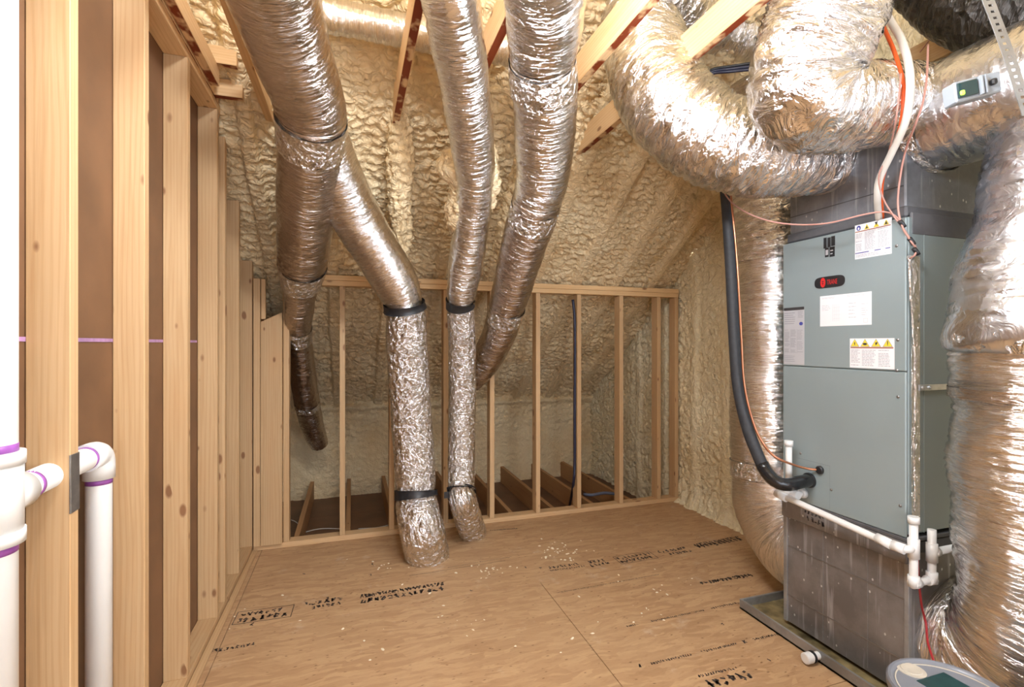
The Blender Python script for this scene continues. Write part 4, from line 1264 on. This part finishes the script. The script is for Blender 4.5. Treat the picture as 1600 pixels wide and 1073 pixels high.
# perforated hanger strap in front of the upper right duct
hs = empty('hanger_strap', tuple(P(1570, 70, d=1.4)), 'grey perforated hanger strap hung in front of the upper right duct', 'strap')
cpts, ss = catmull([P(1528, -40, d=1.42), P(1545, 5, d=1.40), P(1568, 65, d=1.385), P(1590, 130, d=1.375), P(1606, 180, d=1.38)], 0.004)
vw = []
wv_ = np.array([0.92, -0.30, 0.12]); wv_ /= np.linalg.norm(wv_)
nn_ = np.array([-.3, -.95, .1])
vs, fs = [], []
L_ = len(cpts)
cols = (-0.017, -0.006, 0.006, 0.017)
for i, c_ in enumerate(cpts):
    for off in cols:
        vs.append(c_ + wv_ * off)
for i in range(L_ - 1):
    for j in range(3):
        if j == 1 and (i % 5) in (1, 2): continue
        a = i * 4 + j
        fs.append((a, a + 1, a + 5, a + 4))
o = mesh('strap_band', vs, fs, M['pan'], hs)
md = o.modifiers.new('thickness', 'SOLIDIFY'); md.thickness = 0.002

# ------------------------------------------------------------------ bucket in the lower right corner
bk = empty('bucket', (1.775, 1.015, 0), 'round grey plastic bucket with a dusty lid at the bottom right', 'bucket')
bc = (1.775, 1.015, 0.0)
lathe('bucket_body', [(0.130, 0.002), (0.134, 0.006), (0.146, 0.28), (0.156, 0.285), (0.156, 0.335), (0.15, 0.34)], M['bucket'], bc, bk, 64)
lid = lathe('lid', [(0.158, 0.325), (0.166, 0.330), (0.170, 0.345), (0.170, 0.364), (0.165, 0.371), (0.158, 0.371), (0.154, 0.364), (0.147, 0.360), (0.02, 0.360)], M['bucket'], bc, bk, 72)
lathe('lid_ring', [(0.147, 0.3598), (0.147, 0.3625), (0.1435, 0.3625), (0.1435, 0.3598)], M['bucket_white'], bc, lid, 72)
lc = P(1424, 1047, Z=0.3605)
lathe('spout_ring', [(0.040, 0.3595), (0.040, 0.363), (0.035, 0.3635)], M['bucket_white'], (lc[0], lc[1], 0), lid, 40)
lathe('spout_cap', [(0.030, 0.363), (0.028, 0.366), (0.01, 0.3665)], M['bucket_white'], (lc[0], lc[1], 0), lid, 40)
p0 = P(1432, 1063, Z=0.361)
lb = box('lid_label', (p0[0], p0[0] + 0.13), (p0[1] - 0.16, p0[1]), (0.3601, 0.3612), M['bucket_green'], lid, bevel=0)
lb.rotation_euler = (0, 0, 0)

# ------------------------------------------------------------------ white drain pipes in the left wall
XPV = -0.705
zp = 1.125
dp = empty('vent_pipe', (XPV, 1.28, 0), 'thick white plastic vent pipe with a tee at the left edge', 'pipe')
tube('pipe', [(XPV, 1.28, 0.0), (XPV, 1.28, 2.66)], 0.0445, pv, dp, 32, smooth_path=False)
tube('tee', [(XPV, 1.28, zp - .085), (XPV, 1.28, zp + .10)], 0.0535, pv, dp, 32, smooth_path=False)
tube('tee_collar', [(XPV, 1.28, zp + .075), (XPV, 1.28, zp + .102)], 0.0565, pv, dp, 32, smooth_path=False)
tube('tee_collar', [(XPV, 1.28, zp - .087), (XPV, 1.28, zp - .06)], 0.0565, pv, dp, 32, smooth_path=False)
tube('primer_stain', [(XPV, 1.28, zp + .101), (XPV, 1.28, zp + .118)], 0.0453, M['purple'], dp, 32, smooth_path=False)
tube('primer_stain', [(XPV, 1.28, zp - .105), (XPV, 1.28, zp - .086)], 0.0453, M['purple'], dp, 32, smooth_path=False)
db = empty('drain_branch', (XPV, 1.7, 0), 'white plastic branch pipe passing through the nearest stud and turning down', 'pipe')
tube('branch_socket', [(XPV, 1.30, zp), (XPV, 1.375, zp)], 0.042, pv, db, 32, smooth_path=False)
tube('pipe', [(XPV, 1.33, zp), (XPV, 1.74, zp + .004), (XPV, 1.74, 0.0)], 0.0315, pv, db, 32, smooth_path=False, fillet=0.05)
tube('elbow', [(XPV, 1.665, zp + .004), (XPV, 1.74, zp + .004), (XPV, 1.74, zp - .07)], 0.0385, pv, db, 32, smooth_path=False, fillet=0.05)
tube('primer_stain', [(XPV, 1.374, zp), (XPV, 1.381, zp)], 0.0326, M['purple'], db, 32, smooth_path=False)
tube('primer_stain', [(XPV, 1.405, zp), (XPV, 1.417, zp)], 0.0323, M['purple'], db, 32, smooth_path=False)
tube('primer_stain', [(XPV, 1.655, zp + .004), (XPV, 1.666, zp + .004)], 0.0323, M['purple'], db, 32, smooth_path=False)
tube('primer_stain', [(XPV, 1.74, zp - .069), (XPV, 1.74, zp - .085)], 0.0323, M['purple'], db, 32, smooth_path=False)

# ------------------------------------------------------------------ cables in the eaves, pipe and wires up high
props(tube('eaves_cable', [P(895, 468, Y=3.84), P(898, 500, Y=3.84), P(898.5, 560, Y=3.84), P(898, 640, Y=3.84), P(898, 720, Y=3.84), P(896, 755, Y=3.86), P(890, 790, Z=-0.1)], 0.012, M['cable_navy'], None, 12),
      'dark blue cable bundle stapled down a knee wall stud', 'cable')
props(tube('flexible_conduit', [P(912, 772, Z=-.01), P(925, 773, Z=-.005), P(945, 770, Z=-.005), P(965, 772, Z=-.005)], 0.014, M['pipe_grey'], None, 12),
      'short grey conduit lying across the eaves joists', 'conduit')
props(tube('grey_pipe', [P(1168, -30, d=1.95), P(1130, 25, d=2.12), P(1080, 88, d=2.42)], 0.022, M['pipe_grey'], None, 16),
      'blue grey plastic pipe beside the wooden tie at the top', 'pipe')
for k, lab in ((0, 'upper black cable strung behind the big foil bends'), (1, 'middle black cable strung behind the big foil bends'), (2, 'lower blue black cable strung behind the big foil bends')):
    props(tube('high_cable', [P(1085, 128 + k * 4, d=2.75), P(1110, 110 + k * 3, d=2.75), P(1140, 104 + k * 4, d=2.7), P(1180, 98 + k * 5, d=2.65)], 0.008, M['cable_navy'] if k else M['black'], None, 10), lab, 'cable', 'cables behind the foil bends')
props(tube('roof_wire', [P(1492, 0, d=2.2), P(1465, 45, d=2.25), P(1437, 82, d=2.3)], 0.003, M['cable_brown'], None, 8), 'thin brown wire running up the foam at the top right', 'wire')
box('blocking', (2.68, 2.72), (1.25, 2.0), (2.82, 2.94), M['pine'], ce, axis=1)

# ------------------------------------------------------------------ printed marks on the floor boards
def floor_plane(p0, p1):
    a = P(*p0, Z=0.0); b_ = P(*p1, Z=0.0)
    ux = (b_ - a) / np.linalg.norm(b_ - a); uy = np.array([-ux[1], ux[0], 0])
    return a, ux, uy, np.linalg.norm(b_ - a)


def stamp(p0, p1, rows, boxed=False, seed=1, z=0.0008, name='printed_mark'):
    a, ux, uy, L = floor_plane(p0, p1)
    pl = lambda u, v: tuple(a + ux * u + uy * v + np.array([0, 0, z]))
    pol = []
    for (v0, hgt, u0, u1) in rows:
        n = int((u1 - u0) * L / (hgt * 0.74))
        pol += scrawl(u0 * L, v0, max(n, 1), hgt, seed, pl); seed += 1
    if boxed:
        vm = max(r_[0] + r_[1] for r_ in rows) + 0.012; t = 0.004
        for q in (rc(0 - .01, -0.012, L + .01, -.012 + t), rc(-.01, vm, L + .01, vm + t), rc(-.01, -.012, -.01 + t, vm), rc(L + .01 - t, -.012, L + .01, vm)):
            pol.append([pl(u, v) for u, v in q])
    polymesh(name, pol, 'ink_floor', fl)


stamp((366, 974), (452, 962), [(0.0, 0.05, 0, 1), (0.06, 0.04, 0.05, .95)], True, 11)
stamp((475, 954), (545, 942), [(0.045, 0.045, 0, 1), (0.0, 0.035, 0.15, .85)], False, 21)
stamp((563, 943), (700, 921), [(0.0, 0.05, 0, 1), (0.06, 0.035, 0, 1), (0.075, 0.03, 0, 1)], False, 31)
stamp((325, 1021), (400, 1008), [(0, 0.03, 0, 1)], False, 41)
stamp((860, 893), (915, 885), [(0.0, 0.022, 0, 1), (0.035, 0.035, 0.05, 1)], False, 51)
stamp((924, 886), (960, 880), [(0, .04, 0, 1), (.05, .04, .1, .9)], False, 61)
stamp((972, 880), (1026, 871), [(0.0, 0.045, 0, 1), (0.05, 0.04, 0, 1)], True, 71)
stamp((1038, 869), (1088, 861), [(0.0, 0.035, .2, .9), (0.05, 0.04, 0, 1)], False, 81)
stamp((1094, 857), (1168, 843), [(0.0, 0.05, 0, 1), (0.055, 0.03, 0, 1), (0.02, 0.05, 0, 1)], False, 91)
stamp((1098, 914), (1185, 899), [(0.0, 0.04, 0, 1), (0.01, 0.03, 0.2, .9)], False, 101)
stamp((870, 927), (1030, 898), [(0.0, 0.011, 0, 1)], False, 111)
stamp((980, 980), (1160, 942), [(0.0, 0.016, 0, .1), (0.0, 0.016, .2, .68), (0, .02, .72, 1)], False, 121)
stamp((1018, 1039), (1225, 990), [(0.0, 0.018, 0, .3), (0.0, 0.018, .36, .65), (-.006, .03, .68, .72), (0, .018, .76, 1)], False, 131)
stamp((1110, 1076), (1190, 1058), [(0.0, 0.055, 0, 1), (0.07, 0.02, 0, .8)], False, 141)
stamp((640, 900), (790, 876), [(0, .010, 0, 1)], False, 151)
stamp((700, 887), (800, 870), [(0, .010, 0, 1)], False, 161)
stamp((720, 833), (810, 826), [(0.0, 0.02, .5, 1)], False, 171)
for i, (a, b_) in enumerate(((1130, 978), (1203, 1035), (472, 898), (390, 978), (580, 883), (577, 900), (822, 888), (845, 889), (1000, 1044), (735, 924), (510, 937))):
    stamp((a, b_), (a + 8, b_ - 1.5), [(0, 0.028, 0, 1)], False, 200 + i)

# crumbs of foam lying on the boards
vs, fs = [], []
r_ = random.Random(5)
spots = [(870, 862, 46, 16, 46), (770, 890, 30, 10, 22), (1100, 890, 70, 22, 30), (1000, 940, 60, 40, 16), (600, 880, 40, 14, 10), (360, 955, 14, 30, 18), (1030, 800, 50, 6, 30), (700, 960, 300, 80, 30)]
for cx_, cy_, sx, sy, n in spots:
    for k in range(n):
        p = P(cx_ + r_.gauss(0, .5) * sx, min(1068, cy_ + r_.gauss(0, .5) * sy), Z=0.0)
        if not (-0.6 < p[0] < 2.0 and p[1] < 3.78): continue
        s_ = r_.uniform(0.002, 0.008); a = r_.uniform(0, 3.14); el = r_.uniform(1, 2.2)
        ca, sa = math.cos(a), math.sin(a); k0 = len(vs)
        for q in range(6):
            u, v = math.cos(q * 1.047) * s_ * el, math.sin(q * 1.047) * s_
            vs.append((p[0] + ca * u - sa * v, p[1] + sa * u + ca * v, 0.0004))
        vs.append((p[0], p[1], s_ * 0.8))
        for q in range(6): fs.append((k0 + q, k0 + (q + 1) % 6, k0 + 6))
props(mesh('foam_crumbs', vs, fs, M['crumb'], None), 'pale foam crumbs scattered over the strand board floor', 'debris', kind='stuff')
